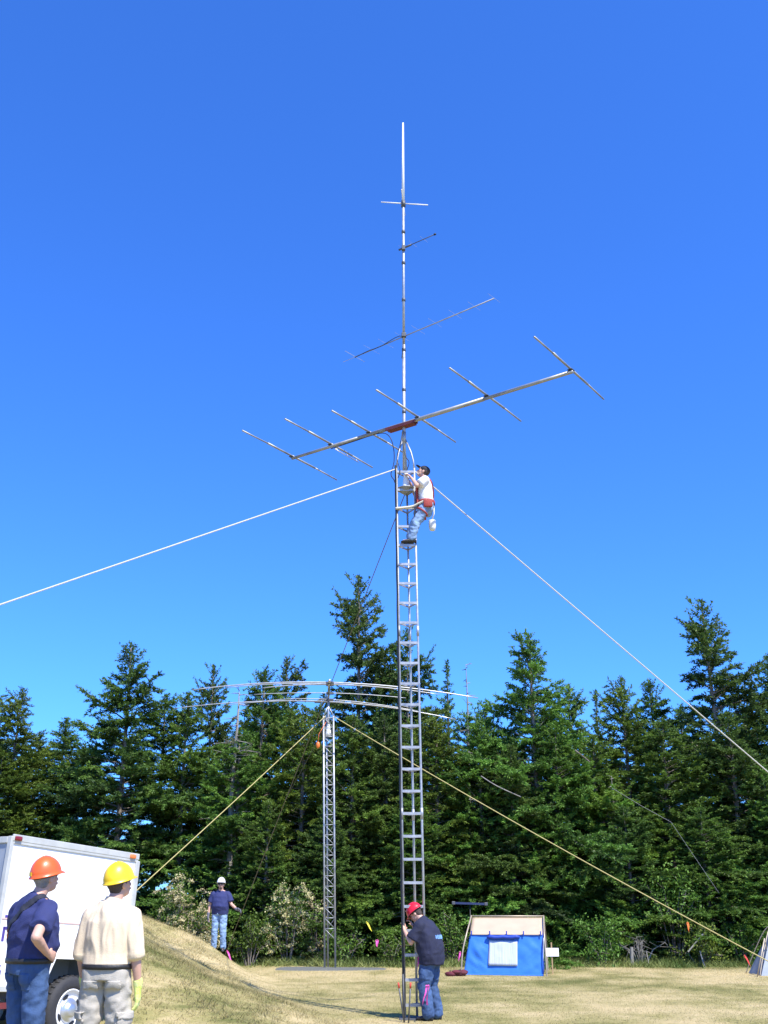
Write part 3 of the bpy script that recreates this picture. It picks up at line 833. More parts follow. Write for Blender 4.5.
# ------------------------------------------------------------------ second, lattice mast
LY = 32.0
lb = at(330, 968, LY); ltp = at(328.5, 716, LY)
g0 = gz(lb.x, LY)
LH = ltp.z
def lx(z): return lb.x + (ltp.x - lb.x) * (z - g0) / (LH - g0)
LW = .30
def lleg(i, z): return Vector((lx(z) + (-LW / 2, LW / 2, -.07)[i], LY + (0, 0, .25)[i], z))
root = empty("lattice_mast", (lb.x, LY + .08, g0), "thin galvanised lattice mast with zigzag bracing on the grey pad", "tower")
for i in range(3):
    mb = MB(); mb.tube([lleg(i, z) for z in (g0 - .05, LH * .5, LH)], .027, 8); mb.build("leg", M['steel'], root, True)
nl = 22
for k in range(nl):
    z0 = g0 + .75 + (LH - g0 - .8) * k / nl; z1 = g0 + .75 + (LH - g0 - .8) * (k + 1) / nl
    mb = MB()
    for i, j in ((0, 1), (1, 2), (2, 0)):
        mb.tube([lleg(i, z1), lleg(j, z1)], .010, 5)
        if i != 2: mb.tube([lleg(i, z1), lleg(j, z0)], .009, 5)
    mb.build("brace", M['steel'], root, True)
zc = at(328, 697, LY).z
for i in range(3):
    mb = MB(); mb.tube([lleg(i, LH), Vector((lx(zc), LY + .08, zc - .25))], .016, 6); mb.build("top_strut", M['steel'], root, True)
mb = MB(); mb.tube([(lx(LH), LY + .08, LH - .6), (lx(zc), LY + .08, zc + .12)], .03, 10); mb.build("stub_pole", M['alu'], root, True)
mb = MB(); mb.revolve([(.01, -.25), (.10, -.24), (.085, -.1), (.05, .05), (.045, .1), (.01, .11)], 14, Matrix.Translation((lx(LH), LY + .08, LH - .35))); mb.build("rotator", M['white_glass'], root, True)

# drooping wire-beam on it
root = empty("drooping_antenna", (lx(zc), LY + .08, zc - .05), "wide antenna of long drooping rods on the thin lattice mast", "antenna")
def droop_el(left, mid_, right, Y, r, nm="element", m_='alu'):
    Lp, Mp, Rp = at(*left, Y), at(*mid_, Y), at(*right, Y)
    mb = MB(); pts = []; rs = []
    for i in range(25):
        t = i / 24; s = (t - .5) * 2
        # parabola through the three points
        c = Lp * (.5 * s * (s - 1)) + Mp * (1 - s * s) + Rp * (.5 * s * (s + 1))
        pts.append(c); rs.append(r * .82 * (1 - .35 * abs(s)))
    mb.tube(pts, rs, 8)
    return mb.build(nm, M[m_], root, True), Mp
E = []
E.append(droop_el((192, 690), (330, 682.5), (478, 698), 29.4, .028)[1])
E.append(droop_el((262, 688), (330, 684.5), (404, 690), 30.0, .024)[1])
E.append(droop_el((254, 694.5), (330, 693.0), (406, 698), 31.1, .017)[1])
E.append(droop_el((262, 701.5), (330, 699.5), (418, 711), 32.0, .017)[1])
droop_el((226, 687.5), (330, 684.0), (440, 694.5), 29.7, .020); droop_el((226, 705), (330, 701.5), (436, 715.5), 32.3, .018)
E.append(droop_el((174, 708.5), (318, 701.5), (456, 719.5), 32.6, .024)[1])
mb = MB(); mb.tube([E[0] + Vector((0, -.3, 0)), Vector((lx(zc), LY + .08, zc + .02)), E[4] + Vector((.1, .5, .0))], .036, 10); mb.build("boom", M['alu'], root, True)
for c in E:
    mb = MB(); mb.box(c + Vector((0, 0, -.01)), (.22, .08, .07), None, .01); mb.build("hub", M['dark_steel'], root)

# orange thing on the line beside it
p = at(318, 745, 31.6)
mb = MB(); mb.ell(p, .06, .05, .10, n=12, m=8); mb.tube([p + Vector((0, 0, .08)), p + Vector((.02, 0, .32)), at(326, 722, 31.9)], .008, 5)
thing("hanging_pulley", mb, M['orange'], "small orange pulley hanging beside the lattice mast's upper part", "pulley", None, True)

# ------------------------------------------------------------------ guy ropes
def rope(name, a, b2, r, m_, label, cat="rope", sag=0., grp=None, knots=0):
    a = Vector(a); b2 = Vector(b2); mb = MB(); pts = []
    n = 40
    for i in range(n + 1):
        t = i / n; p = a.lerp(b2, t); p.z -= sag * 4 * t * (1 - t); pts.append(p)
    mb.tube(pts, r, 7)
    return thing(name, mb, M[m_], label, cat, grp, True)
ga = leg_at(0, TH - .02)
e = at(0, 605, 13.2); dirv = (e - ga); k = (ga.z - .3) / (ga.z - e.z)
rope("guy_rope", ga + Vector((-.02, 0, 0)), ga + dirv * k, .0115, 'white_rope', "white rope sloping down to the left edge from the ladder tower's top", "rope", .0)
ga2 = leg_at(1, TH - .05)
e = at(768, 772, 21.5); dirv = (e - ga2); k = (ga2.z - .1) / (ga2.z - e.z)
rope("guy_rope", ga2, ga2 + dirv * k, .0125, 'white_rope', "long pale rope from the climber's tower down across the tall right fir", "rope", .0)
gb = at(393, 492, TY + .1); ge = at(223, 947, 30.0); ge.z = gz(ge.x, 30.0) - .02
REAR = (leg_at(2, TH - .3), ge)
rope("guy_rope", REAR[0], ge, .0085, 'old_rope', "dull thin rope from the ladder tower down to the mound man's hand", "rope", .0)
la = at(325.5, 716, LY)
e = at(137, 890, 26.8); dirv = e - la; k = (la.z - gz(e.x - 1, 26)) / (la.z - e.z)
rope("guy_rope", la, la + dirv * k, .0125, 'yellow_rope', "yellow rope from the lattice mast down behind the trailer", "rope", .03)
la = at(333, 716, LY); e = at(803, 986, 27.4); e.z = gz(e.x, 27.4)
rope("guy_rope", la, e, .0135, 'yellow_rope', "long yellow rope from the lattice mast down past the blue tent", "rope", .12)
la = at(330, 716, LY); rope("guy_rope", la, at(285, 800, 36), .010, 'old_rope', "thin faded rope running from the lattice mast back into the firs", "rope", .05)

p1, p2, p3, p4 = at(575, 750, 34.0), at(612, 788, 34.2), at(671, 822, 33.8), at(719, 893, 33.6)
mb = MB(); mb.tube([p2, p2.lerp(p3, .5) + Vector((0, 0, -.03)), p3, p3.lerp(p4, .5), p4], .0055, 6); thing("hanging_wire", mb, M['grey_wire'], "thin grey wire strung from the broken trunk across dark firs", "wire")
mb = MB(); mb.tube([p1, p1.lerp(at(590, 762, 34.1), .9)], .02, 6); mb.tube([p1.lerp(at(590, 762, 34.1), .9), at(590, 762, 34.1)], .012, 6); thing("fallen_branch", mb, M['bark'], "short pale dead stick caught in the fir above the white sign", "branch")
mb = MB(); loop_cable(mb, [at(481, 776, 34.6), at(497, 786, 34.4), at(521, 797, 34.5)], .017); thing("fallen_branch", mb, M['pale_bark'], "curved pale bare branch lying in the fir above the blue tent", "branch")

# leaning pale poles by the right shrubs
mb = MB(); mb.tube([at(688, 952, 33.0), at(703, 934, 33.0)], .022, 7); thing("bare_stick", mb, M['pale_bark'], "pale stick leaning up out of the yellow-green shrub", "stick")
mb = MB(); a = at(706, 972, 32.6); a.z = gz(a.x, 32.6); mb.tube([a, at(703, 962, 32.7), at(700, 951, 32.9)], .018, 7); thing("bare_stick", mb, M['pale_bark'], "thin bent stick at the foot of the yellow-green shrub", "stick")
mb = MB(); a = at(632, 968, 33.0); a.z = gz(a.x, 33.) - .05; mb.tube([a, at(631.5, 947, 33.0)], .05, 7); thing("tree_stump", mb, M['pale_bark'], "short grey broken stump standing in the bare twig tangle", "stump")

# ------------------------------------------------------------------ tape streamers
def streamer(p, d, L_, wd, m_, label, seed, two=False):
    L_ *= .85; wd *= .72
    r = random.Random(seed); mb = MB()
    for q in range(2 if two else 1):
        pos = Vector(p) + Vector((.03 * q, .02 * q, 0)); d_ = Vector(d).normalized() + Vector((.12 * q, .1 * q, 0))
        s = Vector((r.uniform(-.3, .3), 1, 0)) if abs(d_.x) < .6 else Vector((0, 1, .2))
        n = 8; vs = []; fs = []
        for i in range(n + 1):
            t = i / n
            c = pos + d_ * L_ * t + Vector((.03 * math.sin(t * 6 + q), .03 * math.cos(t * 5), 0)) * L_
            a = t * 1.6 + q
            w_ = (Vector((math.cos(a), .5 * math.sin(a), 0.15))).normalized() * wd * .5 * (1 - .15 * t)
            nrm = Vector((0, .004, 0))
            vs += [c - w_ - nrm, c + w_ - nrm, c + w_ + nrm, c - w_ + nrm]
        for i in range(n):
            for k in range(4):
                fs.append((4 * i + k, 4 * i + (k + 1) % 4, 4 * i + 4 + (k + 1) % 4, 4 * i + 4 + k))
        fs.append((3, 2, 1, 0)); fs.append((4 * n, 4 * n + 1, 4 * n + 2, 4 * n + 3)); mb.add(vs, fs)
        mb.tube([pos + Vector((-.012, 0, 0)), pos + Vector((.012, 0, 0.005))], .014, 6)
    return thing("flagging_tape", mb, M[m_], label, "tape")
t = .92
pr = REAR[0].lerp(REAR[1], .965); streamer(pr, (.45, .0, -.8), .36, .06, 'pink', "pink flagging tape tied low on the rope by the mound man", 1)
streamer(at(687.5, 922.5, 29.2), (.1, 0, -1), .27, .085, 'orange_tape', "orange flagging tape tied on the yellow rope before dark firs", 2)
streamer(at(744.5, 955.5, 28.3), (.42, 0, -.8), .34, .06, 'red_tape', "red flagging tape tied on the yellow rope near the grey tent", 3)
streamer(at(426.5, 986, 17.35), (-.22, -.05, -1), .32, .04, 'pink', "pink flagging tape hanging in front of the red hat man's knee", 4, True)
streamer(at(366.5, 922, 31.5), (.55, 0, -.85), .34, .07, 'yellow_tape', "yellow flagging tape strip before the low green shrub", 5)
streamer(at(377, 940, 31.5), (.05, 0, -1), .2, .12, 'pink', "pink flagging tape right of the yellow strip before the shrub", 6)
streamer(at(460, 952, 28.4), (-.15, 0, -1), .26, .07, 'pink', "pink flagging tape hanging beside the blue tent's left pole", 7)
streamer(at(418.5, 958, 18.2), (-.1, 0, -1), .2, .05, 'pink', "pink flagging tape tied to the ladder tower before the red hat man", 8)

# ------------------------------------------------------------------ stakes at the tower foot
def stake(px0, py0, px1, py1, Y, r, m_, label, tip=None):
    a = at(px0, py0, Y); a.z = gz(a.x, Y) - .03; b2 = at(px1, py1, Y)
    o = empty("ground_stake", (a.x, a.y, a.z), label, "stake", None)
    mb = MB(); mb.tube([a, b2], r, 7); mb.build("rod", M[m_], o, True)
    if tip:
        mb = MB(); mb.tube([b2 - (b2 - a).normalized() * .06, b2 + (b2 - a).normalized() * .02], r * 1.15, 8); mb.build("grip", M[tip], o, True)
    return o
stake(404.5, 1018, 398.5, 984, 17.4, .012, 'dark_steel', "leaning dark rod with red grip left of the ladder tower foot", 'red_tape')
stake(404.5, 1016, 403.0, 974, 17.45, .010, 'dark_steel', "thin upright dark rod beside the ladder tower's dark leg")
stake(408.5, 1020, 410.5, 984, 17.35, .012, 'dark_steel', "short dark rod with red grip in front of the ladder tower", 'red_tape')

# ------------------------------------------------------------------ blue tent
TYY = 28.7
M['blue'] = mat('blue_nylon', (.036, .205, .70), .55, 0, .06, 3, .25, 7, trans=.12)
M['dblue'] = mat('dark_blue_nylon', (.012, .05, .36), .6, 0, .08, 3, .2, 7)
M['tan'] = mat('tan_nylon', (.60, .47, .33), .6, 0, .05, 3, .2, 7, trans=.25)
M['mesh'] = mat('white_mesh', (.50, .55, .63), .7, 0, .10, 1.0, .5, 3, (14, 1, .5))
M['pole'] = mat('tan_tent_pole', (.42, .35, .25), .45, .3, .1, 8)
a = at(463, 975, TYY); b2 = at(544, 977, TYY)
zg = gz(.5 * (a.x + b2.x), TYY)
ze = at(500, 934.5, TYY + .12).z; zr_ = at(505, 917.5, TYY + .95).z
xl, xr = at(463, 975, TYY).x, at(542.5, 975, TYY).x
xl2, xr2 = at(469, 934, TYY + .12).x, at(540.5, 934, TYY + .12).x
xl3, xr3 = at(471, 917, TYY + .95).x - .12, at(541, 917, TYY + .95).x - .12
D = 1.9
root = empty("cabin_tent", ((xl + xr) / 2, TYY + D / 2, zg), "blue cabin tent with tan roof and a white mesh window", "tent")
TROOT = root
def panel(name, m_, c4, nu=14, nv=8, amp=.012, th=.006, seed=0, par=None):
    """cloth panel between four corners (ll, lr, ur, ul), slack and slightly thick"""
    mb = MB(); ll, lr, ur, ul = [Vector(q) for q in c4]
    nrm = (lr - ll).cross(ul - ll).normalized(); n_ = (nu + 1) * (nv + 1); vs = []
    for sgn in (-1, 1):
        for j in range(nv + 1):
            for i in range(nu + 1):
                u, v = i / nu, j / nv
                p = ll.lerp(lr, u).lerp(ul.lerp(ur, u), v)
                e_ = 4 * u * (1 - u) * 4 * v * (1 - v)
                edge = 1.0 if name != 'front_wall' else 1 + 1.6 * max(sstep(.30, .12, u), sstep(.70, .88, u))
                cr = 0 if name != 'front_wall' else .012 * edge * (1 if edge > 1.05 else 0) * abs(noise.noise(Vector((u * 13 * (1 if u < .5 else -1) + v * 7, u * 2 - v * 1.5, 6.))))
                wv = cr * e_ ** .5 * 2 + edge * amp * e_ ** .5 * (noise.noise(Vector((u * 5 + seed, v * 2.5, seed))) + .8 * noise.noise(Vector((u * 9 + v * 5, v * 3, seed + 4))))
                vs.append(p + nrm * (wv + sgn * th / 2))
    fs = []
    for j in range(nv):
        for i in range(nu):
            q = j * (nu + 1) + i
            fs.append((q + n_, q + 1 + n_, q + nu + 2 + n_, q + nu + 1 + n_)); fs.append((q, q + nu + 1, q + nu + 2, q + 1))
    bd_ = [i for i in range(nu + 1)] + [(j + 1) * (nu + 1) - 1 for j in range(1, nv + 1)] + [nv * (nu + 1) + i for i in range(nu - 1, -1, -1)] + [j * (nu + 1) for j in range(nv - 1, 0, -1)]
    for k in range(len(bd_)):
        p, q = bd_[k], bd_[(k + 1) % len(bd_)]
        fs.append((p, q, q + n_, p + n_))
    mb.add(vs, fs)
    return mb.build(name, M[m_], par or root, True)
F0 = TYY; F1 = TYY + .12; K0 = TYY + D; K1 = TYY + D - .12; RY = TYY + D / 2
fw = panel("front_wall", 'blue', [(xl, F0, zg), (xr, F0, zg), (xr2, F1, ze), (xl2, F1, ze)], 44, 22, .018, seed=1)
panel("back_wall", 'blue', [(xr, K0, zg), (xl, K0, zg), (xl2, K1, ze), (xr2, K1, ze)], seed=2)
panel("front_roof", 'tan', [(xl2 - .005, F1 - .03, ze - .005), (xr2 + .005, F1 - .03, ze - .005), (xr3, RY, zr_), (xl3, RY, zr_)], 20, 8, .02, seed=3)
panel("back_roof", 'tan', [(xr2 + .005, K1 + .03, ze - .005), (xl2 - .005, K1 + .03, ze - .005), (xl3, RY, zr_), (xr3, RY, zr_)], seed=4)
for s, (x0, x1, x2) in ((1, (xr, xr2, xr3)), (-1, (xl, xl2, xl3))):
    sw = panel("side_wall", 'dblue', [(x0, F0, zg), (x0, K0, zg), (x1, K1, ze), (x1, F1, ze)] if s > 0 else [(x0, K0, zg), (x0, F0, zg), (x1, F1, ze), (x1, K1, ze)], seed=5)
    mb = MB(); mb.add([(x1, F1, ze), (x1, K1, ze), (x2, RY, zr_), (x1 - s * .006, F1, ze), (x1 - s * .006, K1, ze), (x2 - s * .006, RY, zr_)], [(0, 1, 2), (5, 4, 3), (0, 3, 4, 1), (1, 4, 5, 2), (2, 5, 3, 0)] if s > 0 else [(2, 1, 0), (3, 4, 5), (1, 4, 3, 0), (2, 5, 4, 1), (0, 3, 5, 2)])
    mb.build("gable", M['dblue'], root)
    q = s * .015
    panel("side_window", 'mesh', [(x0 + q - s * .008, F0 + .5, zg + .3), (x0 + q - s * .008, F0 + 1.4, zg + .3), (x1 + q + s * .006, F0 + 1.4, zg + .85), (x1 + q + s * .006, F0 + .5, zg + .85)][::1 if s > 0 else -1], 6, 6, .004, par=sw)
# front window with roll above
def onfront(px, py, out):
    y = F0
    for _ in range(4):
        p = at(px, py, y); y = F0 + (F1 - F0) * (p.z - zg) / (ze - zg) - out
    return at(px, py, y)
panel("mesh_window", 'mesh', [onfront(488, 965.5, .035), onfront(517, 966, .035), onfront(516.5, 941, .035), onfront(488.5, 940.5, .035)], 16, 10, .012, seed=6, par=fw)
mb = MB(); a = onfront(486, 937.3, .06); b2 = onfront(519, 937.0, .06); mb.tube([a.lerp(b2, i / 8) + Vector((0, 0, .01 * math.sin(i * 2))) for i in range(9)], [.035, .05, .052, .046, .048, .045, .052, .05, .035], 10)
mb.build("rolled_flap", M['dblue'], fw, True)
for k in range(5):
    x = xl2 + (xr2 - xl2) * (.02 + .235 * k + (.02 if k else 0)); mb = MB(); mb.box((x, F1 - .05, ze + .03), (.03, .02, .11), None, .006); mb.build("strap", M['dblue'], root)
mb = MB(); mb.box(((xl + xr) / 2, F0 - .012, zg + .012), (xr - xl + .02, .03, .05), None, .008); mb.build("floor_edge", M['blue'], fw)
# outer pole frames at both ends
for s, x0, x3 in ((-1, xl - .05, xl3 - .03), (1, xr + .09, xr3 + .02)):
    mb = MB()
    x2 = x0 * .35 + x3 * .65
    pts = [(x0, F0 - .1, zg - .05), (x0 * .8 + x3 * .2, F0 - .08, zg + .5), (x2, F1 - .06, ze - .02), (x2 * .4 + x3 * .6, F1 + .25, ze + .20), (x3, RY - .15, zr_ + .01), (x3, RY, zr_ + .04), (x3, RY + .15, zr_ + .01), (x2 * .4 + x3 * .6, K1 - .25, ze + .20), (x2, K1 + .06, ze - .02), (x0 * .8 + x3 * .2, K0 + .08, zg + .5), (x0, K0 + .1, zg - .05)]
    loop_cable(mb, pts, .019); mb.build("pole", M['pole'], root, True)
mb = MB(); mb.tube([(xl3 - .03, RY, zr_ + .035), (xr3 + .02, RY, zr_ + .035)], .018, 8); mb.build("ridge_pole", M['pole'], root, True)

TROOT.rotation_euler = (0, 0, R(-9)); TROOT.location.x += .16
# bundle beside it
a = at(457, 969, 28.3)
mb = MB(); zz = gz(a.x, 28.3)
r = random.Random(4)
for k in range(9):
    mb.ell((a.x + r.uniform(-.22, .2), 28.35 + r.uniform(-.1, .1), zz + r.uniform(.03, .10)), r.uniform(.07, .13), r.uniform(.06, .1), r.uniform(.04, .07), n=10, m=6)
o = thing("cloth_bundle", mb, mat('dark_red_cloth', (.20, .02, .035), .85, 0, .3, 6, .5, 20, col2=(.05, .015, .02)), "dark red crumpled bundle on the grass left of the blue tent", "bundle", None, True)

# white sign on a wooden stake
p = at(553, 975, 29.2); zg2 = gz(p.x, 29.2)
root = empty("stake_sign", (p.x, 29.2, zg2), "small white blank sign on a thin wooden stake beside the blue tent", "sign")
mb = MB(); mb.box((p.x, 29.22, zg2 + .33), (.035, .02, .85), None, .004); mb.build("stake", M['wood'], root)
a = at(545.5, 956.5, 29.2); b2 = at(558.5, 948, 29.2)
mb = MB(); mb.box(((a.x + b2.x) / 2, 29.2, (a.z + b2.z) / 2), (b2.x - a.x, .014, b2.z - a.z), None, .003); mb.build("board", M['paper'], root)

# dark bar antenna behind the tent
p = at(470, 906, 31.0); zg3 = gz(p.x, 31.)
root = empty("bar_antenna", (p.x, 31.0, zg3), "dark blue horizontal bar on a thin pole behind the blue tent", "antenna")
M['dark_blue'] = mat('dark_blue_paint', (.02, .03, .09), .45)
mb = MB(); mb.tube([(p.x, 31., zg3 - .1), (p.x, 31., p.z + .05)], .014, 8); mb.build("pole", M['black'], root, True)
a = at(453.5, 903, 30.95); b2 = at(486, 904, 30.95)
mb = MB(); mb.bar(a, b2, .06, .055); mb.build("bar", M['dark_blue'], root)
for q in (a, b2):
    mb = MB(); mb.box(q, (.09, .085, .085), None, .01); mb.build("end_cap", M['dark_steel'], root)

# grey tent cut by the right edge
M['grey_nylon'] = mat('blue_grey_nylon', (.28, .32, .37), .6, 0, .12, 3, .3, 8, trans=.1)
a = at(757, 981, 28.4); zg4 = gz(a.x, 28.4); tp_ = at(768, 940, 28.7); w4 = 1.2
root = empty("dome_tent", (a.x + .12 + w4 / 2, 28.9, zg4), "blue-grey tent with a thin pole, cut off at the picture edge", "tent")
x0 = a.x + .12; ap = Vector((x0 + w4 / 2, 28.9, tp_.z + .35))
cs = [Vector((x0, 28.4, zg4)), Vector((x0 + w4, 28.4, zg4)), Vector((x0 + w4, 29.4, zg4)), Vector((x0, 29.4, zg4))]
for k in range(4):
    c0, c1 = cs[k], cs[(k + 1) % 4]
    mb = MB(); n = 10; vs = []
    for j in range(n + 1):
        t = j / n
        for i in range(n + 1):
            u = i / n
            e0 = c0.lerp(ap, t) + (c0 - ap).normalized() * .10 * math.sin(PI * t) * Vector((1, 1, 0)).length * .5
            e1 = c1.lerp(ap, t) + (c1 - ap).normalized() * .10 * math.sin(PI * t) * .7
            q = e0.lerp(e1, u); cen = Vector((ap.x, ap.y, q.z)); q += (cen - q) * .10 * 4 * u * (1 - u) * (1 - t)
            vs.append(q)
    fs = [(j * (n + 1) + i, j * (n + 1) + i + 1, (j + 1) * (n + 1) + i + 1, (j + 1) * (n + 1) + i) for j in range(n) for i in range(n)]
    mb.add(vs, fs); mb.build("wall_panel", M['grey_nylon'], root, True)
for k in range(4):
    mb = MB(); c0 = cs[k] + (cs[k] - Vector((ap.x, ap.y, zg4))).normalized() * .06; loop_cable(mb, [c0, c0.lerp(ap, .35) + (c0 - ap).normalized() * .16 + Vector((0, 0, .1)), c0.lerp(ap, .7) + Vector((0, 0, .18)), ap + Vector((0, 0, .03))], .013); mb.build("pole", M['pole'], root, True)
mb = MB(); q = at(756.5, 976, 28.1); q.z = zg4 - .05; q2 = at(764.5, 938.5, 28.2); mb.tube([q, q2], .016, 8); mb.tube([q2, cs[0].lerp(ap, .5)], .010, 6); mb.build("awning_pole", M['pole'], root, True)
# ------------------------------------------------------------------ white box trailer
M['tr_white'] = mat('white_trailer_paint', (.78, .78, .76), .42, 0, .06, 2.2, .03, 3, coat=.2)
M['tyre'] = mat('tyre_rubber', (.028, .028, .03), .75, 0, .25, 12, .2, 60)
M['rim'] = mat('white_rim_paint', (.76, .77, .78), .35, 0, .05, 8)
M['chrome'] = mat('chrome', (.52, .54, .57), .36, .8, .05, 8)
M['trim'] = mat('aluminium_trim', (.50, .50, .455), .5, .2, .1, 6)
M['rear_grey'] = mat('grey_rear_door', (.30, .33, .37), .5, .2, .1, 4)
M['under'] = mat('dark_chassis', (.05, .055, .06), .7, 0, .3, 6)
M['maroon'] = mat('maroon_rail', (.13, .02, .02), .55, 0, .2, 6)
M['purple'] = mat('purple_decal', (.07, .045, .24), .5)
M['pale_line'] = mat('pink_stripe_decal', (.62, .42, .36), .5)
M['lens_red'] = mat('red_lens', (.20, .015, .02), .2)
M['lens_orange'] = mat('orange_lens', (.80, .20, .05), .2)
YN = 12.3
P0 = at(-14.0, 990, YN)
gzt = .20
TL, TWd, ZB, ZT = 2.12, 1.55, None, None
top = at(-8.5, 836, YN)
ZB = P0.z - gzt; ZT = top.z - gzt
ANG = math.atan2(.88, .474); TILT = R(3.6)
root = empty("box_trailer", (P0.x, P0.y, gzt), "white box trailer with a chrome-capped wheel parked below the grassy mound", "trailer", None, (0, TILT, ANG))
root.location.z += .0
BH = ZT - ZB
AX0, AX1, AZ = .80, 1.86, ZB + .33       # wheel arch opening
# body: near side wall with arch cut, plus other walls
mb = MB()
def wall_poly(y0, y1):
    pts = [(0, ZB), (AX0 - .02, ZB), (AX0 + .13, AZ), (AX1 - .13, AZ), (AX1 + .02, ZB), (TL, ZB), (TL, ZT), (0, ZT)]
    vs = [Vector((x, y0, z)) for x, z in pts] + [Vector((x, y1, z)) for x, z in pts]
    n = len(pts)
    fs = [(0, 1, 2, 7), (2, 3, 6, 7), (3, 4, 5, 6), (n + 7, n + 2, n + 1, n), (n + 7, n + 6, n + 3, n + 2), (n + 6, n + 5, n + 4, n + 3)]
    for k in range(n):
        q = (k + 1) % n; fs.append((k, k + n, q + n, q))
    mb.add(vs, fs)
wall_poly(0, .035); wall_poly(TWd - .035, TWd)
mb.box((TL - .02, TWd / 2, (ZB + ZT) / 2), (.034, TWd - .08, BH - .01))
mb.box((TL / 2, TWd / 2, ZT - .016), (TL - .01, TWd - .08, .03))
mb.box((TL / 2, TWd / 2, AZ + .03), (TL - .06, TWd - .08, .03))
mb.build("body", M['tr_white'], root)
mb = MB()
mb.box((AX0 - .04 + .02, .38, ZB + .17), (.02, .66, .32)); mb.box((AX1 + .02, .38, ZB + .17), (.02, .66, .32)); mb.box(((AX0 + AX1) / 2, .70, ZB + .17), (AX1 - AX0 + .06, .02, .32))
mb.box(((AX0 + AX1) / 2, .37, AZ - .0), (AX1 - AX0 - .28, .62, .014))
mb.build("wheel_well", mat('blue_grey_liner', (.20, .24, .29), .6, 0, .15, 4), root)
# rear door face (recessed panels)
mb = MB(); mb.box((.0, TWd / 2, (ZB + ZT) / 2), (.04, TWd - .085, BH - .06))
mb.build("rear_door", M['rear_grey'], root)
mb = MB()
for y in (.02, TWd - .02, TWd / 2): mb.box((-.015, y, (ZB + ZT) / 2), (.05, .06, BH + .02), None, .006)
for z in (ZB + .03, ZT - .03): mb.box((-.018, TWd / 2, z), (.05, TWd - .1, .07), None, .006)
mb.build("rear_frame", M['trim'], root)
mb = MB()
for y in (TWd / 2 - .06, TWd / 2 + .06): mb.tube([(-.06, y, ZB + .1), (-.06, y, ZT - .1)], .014, 8)
mb.build("door_bar", M['trim'], root, True)
# aluminium edge trims
mb = MB()
for y in (-.004, TWd + .004):
    mb.box((TL / 2, y, ZT - .005), (TL + .03, .03, .075), None, .008)
    mb.box((TL / 2, y, ZT - .055), (TL + .0, .022, .03), None, .004)
mb.build("roof_rail", M['trim'], root)
mb = MB()
for y in (-.006, TWd + .006):
    mb = MB(); mb.box((TL + .0, y, (ZB + ZT) / 2 - .02), (.075, .03, BH - .07), None, .01); mb.build("corner_post", M['trim'], root)
for y in (-.004, TWd + .004):
    mb = MB(); mb.box(((AX0) / 2 - .02, y, ZB + .01), (AX0 - .06, .03, .06), None, .006); mb.build("sill_rail", M['trim'], root)
    mb = MB(); mb.box(((TL + AX1) / 2 + .02, y, ZB + .01), (TL - AX1 - .08, .03, .06), None, .006); mb.build("sill_rail", M['trim'], root)
zl = ZB + BH * .455
mb = MB(); mb.box((TL / 2 - .02, -.002, zl), (TL - .08, .008, .018), None, .002)
mb.build("stripe", M['pale_line'], root)
mb = MB()
for k, x in enumerate(np.arange(.12, TL - .06, .40)):
    for z in np.arange(ZB + .12, ZT - .12, .11):
        if AX0 - .05 < x < AX1 + .05 and z < AZ + .03: continue
        mb.box((x, -.001, z), (.010, .006, .010))
mb.build("rivet", M['tr_white'], root)
# decal pieces at the rear edge (letters cut off by the picture edge)
mb = MB()
for (x, z, w_, h) in ((.015 + .06, .16, .035, .16), (.11, .17, .03, .05), (.085, .24, .05, .02), (.075, .56, .035, .15), (.09, .62, .05, .03), (.08, .74, .04, .03)):
    mb = MB(); mb.box((x, -.001, ZB + z), (w_, .007, h), None, .002); mb.build("decal", M['purple'], root)
for x, m_ in ((.05, 'lens_red'), (TL - .12, 'lens_orange')):
    mb = MB(); mb.box((x, -.026, ZT - .012), (.10, .03, .05), None, .012); mb.build("marker_lamp", M[m_], root, True)
# chassis and wheels
mb = MB()
for y in (.16, TWd - .16): mb.box((TL / 2, y, ZB - .05), (TL - .02, .06, .09))
for x in (.12, TL / 2, TL - .12): mb.box((x, TWd / 2, ZB - .05), (.06, TWd - .40, .07))
mb.box((TL / 2, TWd / 2, ZB + .01), (TL - .06, TWd - .10, .02)) if False else None
WX, WZ, WR = 1.32, .385, .37
mb.tube([(WX, .14, WZ), (WX, TWd - .14, WZ)], .035, 10)
mb.bar((TL, TWd / 2 - .3, ZB - .05), (TL + .95, TWd / 2, ZB - .06), .06, .08); mb.bar((TL, TWd / 2 + .3, ZB - .05), (TL + .95, TWd / 2, ZB - .06), .06, .08)
mb.tube([(TL + .8, TWd / 2 + .06, .05 + .1), (TL + .8, TWd / 2 + .06, ZB + .15)], .03, 8)
mb.build("chassis", M['under'], root)
mb = MB(); mb.bar((-.12, .02, ZB - .17), (-.12, TWd - .02, ZB - .17), .07, .09); mb.bar((-.10, .3, ZB - .17), (.2, .3, ZB - .06), .05, .05); mb.bar((-.10, TWd - .3, ZB - .17), (.2, TWd - .3, ZB - .06), .05, .05)
mb.bar((-.12, .04, ZB - .17), (.50, .04, ZB - .15), .06, .06)
mb.build("bumper", M['maroon'], root)
